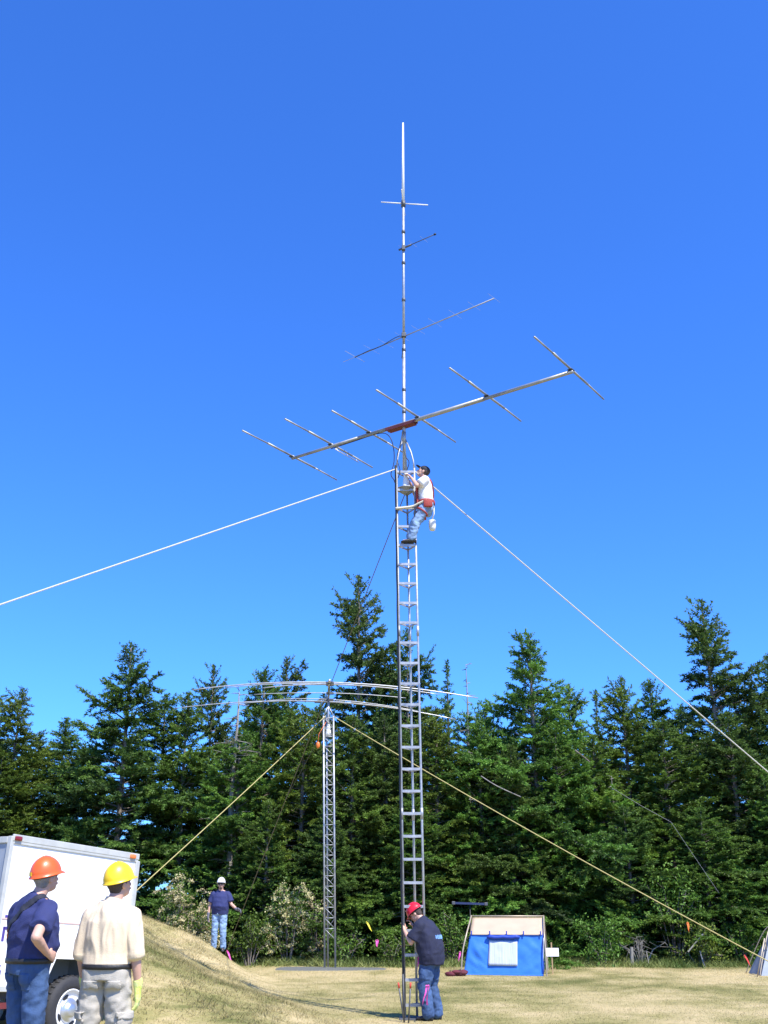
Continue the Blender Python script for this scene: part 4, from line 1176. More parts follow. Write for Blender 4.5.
for s, y in ((1, .02), (-1, TWd - .02)):
    # axis of the wheel along y; outer face towards -y for s = 1
    Mw = Matrix.Translation((WX, y + s * .11, WZ)) @ Matrix.Rotation(s * R(90), 4, 'X')
    mb = MB()
    prof = [(.225, -.085), (.262, -.098), (.31, -.098), (.345, -.085), (.362, -.06), (WR, -.03), (WR, .03), (.362, .06), (.345, .085), (.31, .098), (.262, .098), (.225, .085)]
    n = 48; vs = []; fs = []
    for r_, z in prof:
        for k in range(n):
            t = 2 * PI * k / n; vs.append(Mw @ Vector((r_ * math.cos(t), r_ * math.sin(t), z)))
    m_ = len(prof)
    for i in range(m_):
        for k in range(n):
            k2 = (k + 1) % n; i2 = (i + 1) % m_
            fs.append((i * n + k, i * n + k2, i2 * n + k2, i2 * n + k))
    mb.add(vs, fs)
    for k in range(60):
        t = 2 * PI * k / 60
        mb.box(Mw @ Vector((WR * math.cos(t), WR * math.sin(t), .032 * (1 if k % 2 else -1))), (.02, .055, .014), (Mw.to_3x3() @ Matrix.Rotation(t, 3, 'Z')) @ Matrix(((0, 0, 1), (0, 1, 0), (1, 0, 0))) if False else Mw.to_3x3() @ Matrix.Rotation(t + PI / 2, 3, 'Z') @ Matrix(((1, 0, 0), (0, 0, 1), (0, 1, 0))))
    ty = mb.build("wheel", M['tyre'], root, True)
    mb = MB(); mb.revolve([(.01, -.08), (.228, -.08), (.232, .086), (.222, .094), (.214, .086), (.205, .062), (.150, .052), (.01, .05)], 40, Mw)
    rm = mb.build("rim", M['rim'], ty, True)
    mb = MB()
    for k in range(4):
        t = 2 * PI * k / 4 + .5; c = Mw @ Vector((.158 * math.cos(t), .158 * math.sin(t), .056))
        mb.ell(c, .024, .05, .006, Mw.to_3x3() @ Vector((math.cos(t), math.sin(t), 0)), Mw.to_3x3() @ Vector((-math.sin(t), math.cos(t), 0)), Mw.to_3x3() @ Vector((0, 0, 1)), 14, 6)
    mb.build("vent_hole_shade", M['black'], rm, True)  # black ovals on the solid rim paint the dark of the holes
    mb = MB(); mb.revolve([(.135, .05), (.135, .062), (.118, .075), (.085, .082), (.078, .105), (.05, .115), (.01, .118)], 32, Mw); mb.build("hub_cap", M['chrome'], rm, True)
# ------------------------------------------------------------------ people
def evaluated(name, mb, voxel, smooth=4, sub=0):
    me = mb.mesh(name)
    o = bpy.data.objects.new("tmp", me); COL.objects.link(o)
    m_ = o.modifiers.new("r", 'REMESH'); m_.mode = 'VOXEL'; m_.voxel_size = voxel
    s = o.modifiers.new("s", 'SMOOTH'); s.factor = .5; s.iterations = smooth
    dg = bpy.context.evaluated_depsgraph_get()
    out = bpy.data.meshes.new_from_object(o.evaluated_get(dg))
    bpy.data.objects.remove(o); bpy.data.meshes.remove(me)
    out.polygons.foreach_set("use_smooth", [True] * len(out.polygons))
    out.name = name
    return out

def wrinkle(me, amp, sx, sz, seed, mask=None, ridged=True):
    """real folds pushed into the cloth"""
    n = len(me.vertices)
    co = np.zeros(n * 3, np.float32); me.vertices.foreach_get("co", co); co = co.reshape(-1, 3)
    nm = np.zeros(n * 3, np.float32); me.vertices.foreach_get("normal", nm) if False else me.vertex_normals.foreach_get("vector", nm); nm = nm.reshape(-1, 3)
    d = np.array([noise.noise(Vector((p[0] * sx + seed + p[2] * sz * .5, p[1] * sx, p[2] * sz))) + .5 * noise.noise(Vector((p[0] * sx * 2.1 - p[2] * sz, p[1] * sx * 2, p[2] * sz * 2.2 + seed))) for p in co], np.float32)
    d = 1.15 - 2.6 * np.abs(d) if ridged else np.sign(d) * np.abs(d) ** .8
    d = np.clip(d, -1, 1)
    if mask is not None: d = np.array(d) ; d *= np.array([mask(p) for p in co])
    co += nm * (d * amp)[:, None]
    me.vertices.foreach_set("co", co.ravel()); me.update()
    return me

V3 = lambda *a: Vector(a)

def hand_prims(mb, wr, d, side, palm, curl, size=1., extra=0., spread=.0):
    """palm and five bent fingers: d along the hand, palm = way the palm faces, side = way the thumb leaves"""
    d = d.normalized(); palm = (palm - d * palm.dot(d)).normalized(); side = (side - d * side.dot(d) - palm * side.dot(palm)).normalized()
    k = size
    base = wr + d * .012 * k
    rings = []
    for t, hw, ht in ((-.01, .026, .022), (.02, .032, .020), (.055, .040, .019), (.088, .042, .016), (.098, .038, .012)):
        rings.append((base + d * t * k, side * (hw * k + extra), palm * (ht * k + extra)))
    mb.loft(rings, 14)
    for i, (off, L_) in enumerate(((.031, .072), (.0105, .080), (-.0105, .075), (-.031, .060))):
        p = base + d * .090 * k + side * off * k
        dd = (d + side * (off * (1.2 + spread * 10))).normalized(); c = curl * (1 + .08 * i)
        for j, (f, r_) in enumerate(((.45, .0092), (.31, .0082), (.24, .0072))):
            a = c * (.55 if j == 0 else 1.0)
            dd = (dd * math.cos(a) + palm * math.sin(a)).normalized()
            q = p + dd * L_ * f * k
            mb.cap(p, q, r_ * k + extra, (r_ - .0008) * k + extra, 10); p = q
    p = base + d * .022 * k + side * .030 * k
    dd = (side * .75 + d * .62 + palm * .28).normalized()
    for j, (l, r_) in enumerate(((.040, .0125), (.032, .0105), (.026, .0090))):
        q = p + dd * l * k; mb.cap(p, q, r_ * k + extra, (r_ - .001) * k + extra, 10); p = q
        dd = (dd + d * .45 - side * .28 + palm * .18 * (1 + curl)).normalized()

def torso_rings(J, fat, extra, zlow=None):
    lat_s = (J['shR'] - J['shL']).normalized(); lat_h = (J['hipR'] - J['hipL']).normalized()
    out = []
    for c, rx, ry, t in J['torso']:
        lat = lat_h.lerp(lat_s, t).normalized()
        up = J['spine'](t) if 'spine' in J else V3(0, 0, 1)
        fw = up.cross(lat).normalized()
        out.append((c, lat * (rx + extra), fw * (ry + extra)))
    return out

SK = dict(skin=mat('skin', (.56, .33, .24), .5, 0, .08, 14, .08, 60), hair_b=mat('brown_hair', (.06, .04, .03), .7, 0, .3, 20, .6, 120, (1, 1, .3)),
          hair_g=mat('grey_hair', (.30, .28, .26), .7, 0, .3, 20, .6, 120, (1, 1, .3)), eye=mat('dark_eye', (.05, .035, .03), .2), lip=mat('lips', (.45, .18, .15), .5))
DENIM = mat('blue_denim', (.026, .062, .15), .85, 0, .22, 7, .35, 160, (1, 1, .5), col2=(.05, .10, .215))
DENIM_L = mat('light_blue_denim', (.17, .28, .46), .85, 0, .2, 7, .35, 160, (1, 1, .5), col2=(.26, .38, .56))
NAVY = mat('navy_cotton', (.024, .032, .11), .85, 0, .15, 6, .3, 130)
ROYAL = mat('deep_blue_cotton', (.022, .030, .115), .85, 0, .12, 6, .3, 130)
DKNAVY = mat('dark_navy_cotton', (.013, .016, .042), .85, 0, .2, 6, .3, 130)
CREAM = mat('cream_cotton', (.71, .575, .395), .85, 0, .06, 6, .3, 130)
WHITEC = mat('white_cotton', (.74, .75, .78), .85, 0, .05, 6, .3, 130)
KHAKI = mat('stone_grey_canvas', (.42, .385, .32), .85, 0, .09, 6, .3, 130)
LEATHER = mat('black_leather', (.018, .017, .016), .45, 0, .2, 10, .3, 80)
BROWNL = mat('dark_brown_leather', (.045, .03, .022), .5, 0, .2, 10, .3, 80)
HAT = {k: mat(n, c, .36, 0, .10, 9, .05, 30, coat=.2) for k, n, c in (('orange', 'orange_hard_hat', (.82, .11, .015)), ('yellow', 'yellow_hard_hat', (.86, .56, .01)), ('red', 'red_hard_hat', (.62, .012, .03)), ('white', 'white_hard_hat', (.82, .82, .80)))}
GLOVE = mat('lime_glove', (.60, .72, .07), .75, 0, .1, 12, .3, 90, col2=(.72, .76, .35))
DGLOVE = mat('dark_grey_glove', (.12, .12, .15), .75, 0, .15, 12, .3, 90)
HARN = mat('red_webbing', (.34, .045, .035), .7, 0, .15, 10, .3, 90)
STRAP = mat('black_webbing', (.015, .017, .028), .7)

def head_basis(yaw, pitch, roll=0):
    f = V3(math.sin(yaw) * math.cos(pitch), math.cos(yaw) * math.cos(pitch), math.sin(pitch))
    r_ = V3(math.cos(yaw), -math.sin(yaw), 0)
    u = r_.cross(f).normalized()
    if roll:
        r_, u = r_ * math.cos(roll) + u * math.sin(roll), u * math.cos(roll) - r_ * math.sin(roll)
    return r_, f, u

def person(label, loc, yaw, J, shirt, trousers, hat=None, hair='hair_b', hands=None, fat=0., belt=None, shoe=LEATHER, sleeve=.62, shirt_z=None, collar=False, cloth=dict(), scale=1.0):
    root = empty("person", loc, label, "person", None, (0, 0, -yaw))
    root.scale = (scale,) * 3
    r_, f, u = head_basis(J['hyaw'], J['hpitch'], J.get('hroll', 0))
    H = J['head']
    # ---- body: one continuous skin
    mb = MB()
    mb.ell(H + u * .022 - f * .008, .074, .094, .100, r_, f, u)
    mb.ell(H - u * .045 + f * .022, .056, .066, .070, r_, f, u)
    mb.ell(H - u * .088 + f * .058, .026, .022, .022, r_, f, u, 10, 6)
    mb.cap(H + f * .083 + u * .006, H + f * .106 - u * .032, .010, .0135, 8)
    mb.cap(H + f * .078 + u * .024 - r_ * .04, H + f * .078 + u * .024 + r_ * .04, .014, .014, 8)
    mb.cap(H + f * .086 - u * .060 - r_ * .018, H + f * .086 - u * .060 + r_ * .018, .011, .011, 8)
    for s in (-1, 1):
        mb.ell(H + r_ * s * .077 - f * .012 - u * .010, .010, .020, .032, r_, f, u, 10, 6)
        mb.ell(H + r_ * s * .040 + f * .056 - u * .022, .022, .022, .024, r_, f, u, 10, 6)
    mb.cap(J['neck'], H - u * .04 - f * .015, .062, .056)
    rings = torso_rings(J, fat, -.014); mb.loft(rings, 20)
    mb.cap(J['shL'].lerp(J['shR'], .22), J['shL'].lerp(J['shR'], .78), .062, .062)
    for s in 'LR': mb.cap(J['neck'] + (H - J['neck']) * .18 - f * .015, J['sh' + s] + V3(0, 0, .012), .050, .046)
    for s in 'LR':
        sh, el, wr = J['sh' + s], J['el' + s], J['wr' + s]
        mb.cap(sh, el, .052, .041); mb.cap(el, el.lerp(wr, .35), .041, .042); mb.cap(el.lerp(wr, .3), wr, .042, .027)
        d, sd_, pl, cu = J['hand' + s]
        hand_prims(mb, wr, d, sd_, pl, cu, 1., 0., J.get('spread', 0))
        hp, kn, an, toe = J['hip' + s], J['kn' + s], J['an' + s], J['toe' + s]
        mb.cap(hp, kn, .080, .054); mb.cap(kn, kn.lerp(an, .35), .052, .054); mb.cap(kn.lerp(an, .3), an, .054, .036)
        mb.cap(an - V3(0, 0, .02), an.lerp(toe, .8) - V3(0, 0, .02), .034, .028)
    body = link("body", evaluated("body", mb, .0075, 3), SK['skin'], root)
    for s in (-1, 1):
        mb = MB(); mb.ell(H + r_ * s * .033 + f * .0775 + u * .004, .011, .008, .008, r_, f, u, 10, 6); mb.build("eye", SK['eye'], body, True)
    mb = MB(); mb.ell(H + f * .0955 - u * .0605, .021, .004, .0055, r_, f, u, 10, 6); mb.build("mouth", SK['lip'], body, True)
    # ---- hair
    mb = MB(); mb.ell(H + u * .030 - f * .022, .083, .096, .096, r_, f, u); mb.ell(H - u * .030 - f * .052, .062, .045, .055, r_, f, u)
    link("hair", evaluated("hair", mb, .008, 2), SK[hair], root)
    # ---- trousers
    ex = cloth.get('leg', .012)
    mb = MB(); rings = torso_rings(J, fat, .012)
    def mixr(a, b_, t): return tuple(a[i].lerp(b_[i], t) for i in range(3))
    r3 = mixr(rings[1], rings[2], .25); mb.loft(rings[:2] + [(r3[0], r3[1] * .93, r3[2] * .93)], 20)
    for s in 'LR':
        hp, kn, an = J['hip' + s], J['kn' + s], J['an' + s]
        mb.cap(hp + V3(0, 0, .02), hp.lerp(kn, .5), .092 + min(ex, .012), .082 + ex); mb.cap(hp.lerp(kn, .5), kn, .082 + ex, .064 + ex); mb.cap(kn, kn.lerp(an, .45), .064 + ex, .062 + ex); mb.cap(kn.lerp(an, .4), an + V3(0, 0, .02), .062 + ex, .058 + ex)
        mb.cap(hp + (hp - (J['hipL'] + J['hipR']) * .5) * .1 - J.get('fwd', V3(0, 1, 0)) * .045 + V3(0, 0, .03), hp - J.get('fwd', V3(0, 1, 0)) * .04 - V3(0, 0, .05), .078 + min(ex, .010), .075 + min(ex, .014))
    me = evaluated("trousers", mb, .0105, 3)
    bmask = (lambda p: min(1, max(.12, (abs(p[2] - 1.0) - .03) / .16))) if belt is not None else None
    wrinkle(me, .011, 7, 8, 3.3 + loc[0], bmask)
    tr_o = link("trousers", me, trousers, root)
    # ---- shirt
    ex = cloth.get('shirt', .018)
    mb = MB(); rings = torso_rings(J, fat, ex); k0 = cloth.get('first_ring', 1)
    rs = rings[k0:]
    mb.loft(rs, 24)
    mb.cap(J['shL'].lerp(J['shR'], .16), J['shL'].lerp(J['shR'], .84), .064 + ex * .6, .064 + ex * .6)
    for s in 'LR': mb.cap(J['neck'] - f * .015, J['sh' + s] + V3(0, 0, .010), .052 + ex * .6, .050 + ex * .6)
    for s in 'LR':
        sh, el, wr = J['sh' + s], J['el' + s], J['wr' + s]
        if sleeve <= 1:
            e_ = sh.lerp(el, sleeve); mb.cap(sh, sh.lerp(el, sleeve * .6), .062 + ex, .060 + ex * 1.1)
            dd = (el - sh).normalized(); a, b_ = frame(dd)
            mb.loft([(sh.lerp(el, sleeve * .3), a * (.058 + ex), b_ * (.058 + ex)), (e_, a * (.054 + ex * 1.5), b_ * (.054 + ex * 1.5)), (e_ + dd * .004, a * .05, b_ * .05)], 18)
        else:
            mb.cap(sh, el, .058 + ex * .8, .048 + ex * .8); e_ = el.lerp(wr, sleeve - 1); mb.cap(el, e_, .048 + ex * .8, .044 + ex * .7)
            dd = (wr - el).normalized(); a, b_ = frame(dd)
            mb.loft([(e_ - dd * .03, a * .055, b_ * .055), (e_ - dd * .02, a * (.050 + ex * .8), b_ * (.050 + ex * .8)), (e_ + dd * .025, a * (.052 + ex * .8), b_ * (.052 + ex * .8)), (e_ + dd * .03, a * .045, b_ * .045)], 18)
    me = evaluated("shirt", mb, .0095, 3)
    wa, wx, wz, ws = cloth.get('wrinkle', (.008, 5, 4, 1.))
    wrinkle(me, wa, wx, wz, ws, bmask)
    sh_o = link("shirt", me, shirt, root)
    if collar:
        mb = MB(); nk = J['neck'].lerp(H, .22); d = (H - J['neck']).normalized(); a, b_ = frame(d)
        mb.loft([(nk - d * .03, a * .082, b_ * .082), (nk + d * .015, a * .074, b_ * .074), (nk + d * .018, a * .068, b_ * .068), (nk - d * .01, a * .06, b_ * .06)], 20)
        link("collar", evaluated("collar", mb, .006, 2), shirt, sh_o)
    # ---- belt
    if belt is not None:
        mb = MB(); c, A, B = rings[belt[1]]
        up = A.cross(B).normalized(); k_ = belt[2] if len(belt) > 2 else 1.0
        A = A * k_; B = B * k_
        prof = [(.97, -.021), (1.02, -.019), (1.02, .019), (.97, .021)]
        n = 36; vs = []; fs = []
        for q, z in prof:
            for k in range(n):
                t = 2 * PI * k / n; vs.append(c + up * z + (A * math.cos(t) + B * math.sin(t)) * q)
        for i in range(4):
            for k in range(n):
                k2 = (k + 1) % n; i2 = (i + 1) % 4; fs.append((i * n + k, i * n + k2, i2 * n + k2, i2 * n + k))
        mb.add(vs, fs); mb.build("belt", belt[0], tr_o, True)
    # ---- shoes
    for s in 'LR':
        an, toe = J['an' + s], J['toe' + s]
        d = (toe - an); d.z = 0; d.normalize(); sdv = V3(d.y, -d.x, 0)
        base = an - V3(0, 0, J.get('ankle_h', .085)); upv = V3(0, 0, 1)
        L_ = .285
        mb = MB(); rings = []
        for t, hw, h in ((-.075, .022, .05), (-.06, .035, .085), (-.01, .041, .10), (.06, .044, .085), (.12, .048, .062), (.17, .045, .048), (.20, .03, .035), (.21, .012, .02)):
            rings.append((base + d * t + upv * (h * .5), sdv * hw, upv * h * .5))
        mb.loft(rings, 14); mb.cap(base + upv * .09, base + upv * .13, .047, .044)
        sh_ = link("shoe", evaluated("shoe", mb, .007, 2), shoe, root)
    # ---- gloves
    if hands:
        for s in 'LR':
            mb = MB(); d, sd_, pl, cu = J['hand' + s]; wr = J['wr' + s]
            mb.cap(wr - d.normalized() * .03, wr + d.normalized() * .01, .040, .036)
            hand_prims(mb, wr, d, sd_, pl, cu, 1.10, .0055)
            link("glove", evaluated("glove", mb, .006, 2), hands, root)
    # ---- hard hat
    if hat:
        hc = H + u * (.036 + J.get('hatup', 0)) - f * .004
        mb = MB(); n = 40; vs = []; fs = []
        prof = []
        for i in range(11):
            t = PI / 2 * (1 - i / 10); prof.append((math.cos(t) if i else .02, math.sin(t), 0))
        prof += [(1.055, -.03, 1), (1.075, -.07, 1), (1.06, -.09, 1), (.98, -.04, 0), (.94, .3, 0), (.6, .78, 0), (.02, .95, 0)]
        for q, z, brim in prof:
            for k in range(n):
                t = 2 * PI * k / n; ct, st = math.cos(t), math.sin(t)
                ext = (1 + (.24 * max(0, st) ** 3) * brim)
                ridge = 1 + (.03 * math.exp(-(ct / .16) ** 2) if not brim and z > .1 else 0)
                dz = -.018 * max(0, st) ** 3 * brim
                vs.append(hc + r_ * ct * .112 * q + f * st * .138 * q * ext + u * (z * .145 * ridge + dz))
        m_ = len(prof)
        for i in range(m_ - 1):
            for k in range(n):
                k2 = (k + 1) % n; fs.append((i * n + k, (i + 1) * n + k, (i + 1) * n + k2, i * n + k2))
        fs.append(tuple(range(n))); fs.append(tuple((m_ - 1) * n + k for k in range(n))[::-1])
        mb.add(vs, fs)
        ho = mb.build("hard_hat", HAT[hat], root, True)
        mb = MB()
        mb.tube([hc + r_ * math.cos(2 * PI * k / 24) * .096 + f * math.sin(2 * PI * k / 24) * .118 - u * .012 for k in range(25)], .010, 6)
        mb.build("headband", M['black'], ho, True)
        J['_hat'] = (ho, hc, r_, f, u)
    J['_tr'] = tr_o; J['_sh'] = sh_o; J['_body'] = body
    return root

def stand(kn=.49, hip=.93, w_=.17, hw=.095, fat=0., lean=0.):
    """a standing skeleton facing +Y"""
    J = dict(neck=V3(0, -.005 + lean, 1.465), head=V3(0, .030 + lean, 1.635), hyaw=0., hpitch=0.)
    J['torso'] = [(V3(0, -.01, .90), .165 + fat * .4, .115 + fat * .3, 0.), (V3(0, -.005, 1.00), .168 + fat * .6, .118 + fat * .6, .1), (V3(0, .01 + fat * .2, 1.10), .160 + fat, .115 + fat * 1.1, .3),
                  (V3(0, .005 + lean * .5, 1.22), .166 + fat * .8, .115 + fat * .8, .6), (V3(0, lean * .8, 1.34), .178 + fat * .5, .118 + fat * .3, .9), (V3(0, -.005 + lean, 1.42), .150 + fat * .2, .095, 1.), (V3(0, -.005 + lean, 1.475), .075, .065, 1.)]
    for s, k in (('L', -1), ('R', 1)):
        J['sh' + s] = V3(k * (.178 + fat * .25), -.01 + lean, 1.385)
        J['hip' + s] = V3(k * hw, 0, hip); J['kn' + s] = V3(k * (hw + .015), .02, kn); J['an' + s] = V3(k * (hw + .03), -.02, .085); J['toe' + s] = V3(k * (hw + .06), .15, .04)
    return J

def patch(src, pred, name, m_, off=.005, par=None):
    """a layer of cloth that follows the surface of another mesh where pred(centre, normal) holds"""
    me = src.data; keep = [p for p in me.polygons if pred(p.center, p.normal)]
    ids = sorted({i for p in keep for i in p.vertices}); ix = {v: k for k, v in enumerate(ids)}; n = len(ids)
    if not keep: return None
    vs = [me.vertices[i].co + me.vertices[i].normal * off for i in ids] + [me.vertices[i].co - me.vertices[i].normal * .004 for i in ids]
    fs = [tuple(ix[i] for i in p.vertices) for p in keep]
    cnt = {}
    for f_ in fs:
        for a, b in zip(f_, f_[1:] + f_[:1]): cnt[(a, b)] = 1
    side = [(b, a, a + n, b + n) for (a, b) in cnt if (b, a) not in cnt]
    fs2 = [tuple(i + n for i in reversed(f_)) for f_ in fs]
    mb = MB(); mb.add(vs, fs + fs2 + side)
    return mb.build(name, m_, par or src, True)

# 1. man in the orange hard hat, hand on hip, seen from behind
J = stand(fat=.055); J['hyaw'] = R(-2); J['hpitch'] = R(14); J['head'] = V3(.03, .055, 1.635)
J['elR'] = V3(.35, -.21, 1.185); J['wrR'] = V3(.25, -.02, 1.06); J['handR'] = (V3(-.35, .85, -.25), V3(.1, .3, 1), V3(-1, -.3, 0), .35)
J['elL'] = V3(-.31, .02, 1.13); J['wrL'] = V3(-.27, .17, .95); J['handL'] = (V3(.1, .3, -1), V3(.1, 1, .2), V3(1, 0, 0), .35)
q = at(31, 950, 9.35)
P1 = person("man in orange hard hat and dark blue T-shirt with hand on hip, seen from behind", (q.x, 9.35, gz(q.x, 9.35)), R(38), J, ROYAL, DENIM, 'orange', 'hair_g', fat=.055, belt=(LEATHER, 1, 1.0), sleeve=.66, cloth=dict(first_ring=1, wrinkle=(.014, 5.5, 6, 2.)))
ho, hc, hr, hf, hu = J['_hat']
mb = MB()
vs = []
for i in range(7):
    t = R(-138 + 8 * i)
    for z in (.012, .042):
        for q_ in (1.012, 1.03):
            z1 = z / .145; rr = math.sqrt(max(0, 1 - z1 * z1)) * q_
            vs.append(hc + hr * math.cos(t) * .112 * rr + hf * math.sin(t) * .138 * rr + hu * z)
fs = []
for i in range(6):
    a = i * 4; fs += [(a + 1, a + 5, a + 7, a + 3), (a, a + 2, a + 6, a + 4), (a + 2, a + 3, a + 7, a + 6), (a, a + 4, a + 5, a + 1)]
fs += [(0, 1, 3, 2), (24, 26, 27, 25)]
mb.add(vs, fs); mb.build("sticker", HAT['yellow'], ho)
# shoulder strap across the back
def strap_on(root, pts, wd, m_, name, nrm=None):
    mb = MB(); P = [Vector(p) for p in pts]; out = []
    tmp = MB(); loop_cable(tmp, P, .001); n_ = len(tmp.v) // 6
    C = [sum((Vector(tmp.v[i * 6 + k]) for k in range(6)), Vector()) / 6 for i in range(n_)]
    vs = []; fs = []
    cen = sum(C, Vector()) / len(C)
    for i, c in enumerate(C):
        d = (C[min(i + 1, n_ - 1)] - C[max(i - 1, 0)]).normalized()
        o_ = (c - V3(0, 0, c.z)); o_ = (o_ - d * o_.dot(d)).normalized() if nrm is None else (nrm - d * nrm.dot(d)).normalized()
        s = d.cross(o_).normalized()
        vs += [c - s * wd / 2 - o_ * .004, c + s * wd / 2 - o_ * .004, c + s * wd / 2 + o_ * .004, c - s * wd / 2 + o_ * .004]
    for i in range(n_ - 1):
        for k in range(4): fs.append((4 * i + k, 4 * i + 4 + k, 4 * i + 4 + (k + 1) % 4, 4 * i + (k + 1) % 4))
    fs.append((0, 1, 2, 3)); e_ = 4 * (n_ - 1); fs.append((e_ + 3, e_ + 2, e_ + 1, e_))
    mb.add(vs, fs); return mb.build(name, m_, root, True)
sh_ = J['_sh']; tr_ = J['_tr']
sp = patch(sh_, lambda c, n: abs(c.x * .72 - (c.z - 1.34) * .69 + .02) < .026 and (c.y < .0 or c.z > 1.40) and c.z > .98 and c.x > -.30, "shoulder_strap", STRAP, .007)
patch(sh_, lambda c, n: abs(c.x * .72 - (c.z - 1.34) * .69 + .02) < .020 and c.y < .0 and 1.15 < c.z < 1.235, "strap_pad", M['orange_tape'], .013)
for s_ in (-1, 1):
    patch(tr_, lambda c, n: .045 < c.x * s_ < .155 and .78 + .1 * abs(c.x * s_ - .10) < c.z < .905 and n.y < -.2, "back_pocket", DENIM, .005)

# 2. man in the yellow hard hat
J = stand(fat=.02); J['hyaw'] = R(34); J['hpitch'] = R(16); J['head'] = V3(.035, .03, 1.635)
J['elR'] = V3(.232, -.03, 1.10); J['wrR'] = V3(.255, .03, .855); J['handR'] = (V3(.03, .12, -1), V3(-.2, 1, 0), V3(-1, -.1, 0), .30)
J['elL'] = V3(-.226, .0, 1.10); J['wrL'] = V3(-.225, .11, .88); J['handL'] = (V3(.05, .2, -1), V3(.2, 1, 0), V3(1, -.1, 0), .30)
J['shR'] = V3(.168, -.01, 1.375); J['shL'] = V3(-.168, -.01, 1.375)
J['anR'] = V3(.15, -.02, .085); J['anL'] = V3(-.15, -.02, .085); J['knR'] = V3(.125, .02, .49); J['knL'] = V3(-.125, .02, .49); J['toeR'] = V3(.2, .15, .04); J['toeL'] = V3(-.2, .15, .04)
q = at(109, 950, 9.35)
P2 = person("man in yellow hard hat, cream shirt and lime gloves standing with his back turned", (q.x, 9.35, gz(q.x, 9.35)), R(4), J, CREAM, KHAKI, 'yellow', 'hair_b', hands=GLOVE, belt=(LEATHER, 1, 1.0), sleeve=1.02, collar=True, shoe=BROWNL, cloth=dict(first_ring=1, shirt=.026, leg=.020, wrinkle=(.0115, 10, 2.4, 5.)))
sh_ = J['_sh']; tr_ = J['_tr']
for s_ in (-1, 1):
    po = patch(tr_, lambda c, n: c.x * s_ > .09 and -.10 < c.y < .08 and .44 < c.z < .64 and n.x * s_ > .25, "cargo_pocket", KHAKI, .014)
    patch(tr_, lambda c, n: c.x * s_ > .085 and -.11 < c.y < .09 and .615 < c.z < .67 and n.x * s_ > .2, "pocket_flap", KHAKI, .021, po)
    patch(tr_, lambda c, n: .035 < c.x * s_ < .15 and .845 - .2 * abs(c.x * s_ - .09) < c.z < .895 and n.y < -.2, "back_pocket_flap", KHAKI, .008)

# 3. man on the mound with white hard hat
J = stand(fat=.045); J['hyaw'] = R(-8); J['hpitch'] = R(14); J['hatup'] = .018
J['elR'] = V3(.275, -.02, 1.13); J['wrR'] = V3(.295, .04, .89); J['handR'] = (V3(.02, .1, -1), V3(-.1, 1, 0), V3(-1, 0, 0), .4)
J['elL'] = V3(-.30, .02, 1.15); J['wrL'] = V3(-.48, .16, 1.03); J['handL'] = (V3(-.85, .35, -.25), V3(.1, .6, 1), V3(.2, .6, -.6), .75)
rp_ = REAR[0].lerp(REAR[1], (REAR[0].z - 1.62) / (REAR[0].z - REAR[1].z))
Y3 = rp_.y + .10
q = at(218.5, 940, Y3)
P3 = person("man in white hard hat, sunglasses and blue T-shirt standing on the grassy mound", (q.x, Y3, gz(q.x, Y3)), R(184), J, ROYAL, DENIM_L, 'white', 'hair_g', hands=DGLOVE, sleeve=.72, cloth=dict(first_ring=0, shirt=.026), scale=.95)
r_, f, u = head_basis(J['hyaw'], J['hpitch'])
mb = MB()
for s in (-1, 1): mb.ell(J['head'] + r_ * s * .036 + f * .100 - u * .002, .034, .008, .025, r_, f, u, 12, 6)
mb.bar(J['head'] + r_ * -.03 + f * .104 + u * .012, J['head'] + r_ * .03 + f * .104 + u * .012, .008, .008)
for s in (-1, 1): mb.bar(J['head'] + r_ * s * .066 + f * .09 + u * .01, J['head'] + r_ * s * .086 - f * .02 + u * .008, .006, .01)
mb.build("sunglasses", M['black'], P3, True)
mb = MB(); mb.ell(J['head'] - u * .098 + f * .066, .034, .032, .032, r_, f, u, 12, 8); mb.ell(J['head'] - u * .048 + f * .098, .030, .010, .010, r_, f, u, 10, 6)
link("beard", evaluated("beard", mb, .006, 1), SK['hair_b'], P3)

# 4. man in the red hard hat bent to the ladder tower, in profile
J = stand(fat=.05, lean=.10)
J['neck'] = V3(0, .13, 1.40); J['head'] = V3(0, .25, 1.515); J['hpitch'] = R(-38); J['hyaw'] = 0
J['torso'] = [(V3(0, -.01, .78), .185, .15, 0.), (V3(0, -.01, .90), .20, .165, .1), (V3(0, .01, 1.02), .205, .175, .3), (V3(0, .03, 1.14), .205, .17, .6), (V3(0, .06, 1.27), .20, .15, .9), (V3(0, .09, 1.36), .165, .115, 1.), (V3(0, .12, 1.41), .08, .075, 1.)]
for s, k in (('L', -1), ('R', 1)): J['sh' + s] = V3(k * .195, .10, 1.325)
J['elL'] = V3(-.25, .22, 1.10); J['wrL'] = V3(-.13, .385, 1.265); J['handL'] = (V3(.25, .25, .7), V3(.3, -1, .2), V3(.6, 1, 0), .75)
J['elR'] = V3(.25, .21, 1.11); J['wrR'] = V3(.06, .31, 1.31); J['handR'] = (V3(-.25, .3, .6), V3(-.4, -1, .2), V3(-.6, 1, 0), .75)
J['hipL'] = V3(-.09, 0, .87); J['hipR'] = V3(.09, 0, .87); J['knL'] = V3(-.11, .07, .48); J['knR'] = V3(.11, .05, .48)
J['anL'] = V3(-.12, .0, .085); J['anR'] = V3(.12, -.04, .085); J['toeL'] = V3(-.13, .2, .04); J['toeR'] = V3(.14, .15, .04)
q = at(431, 970, 17.72)
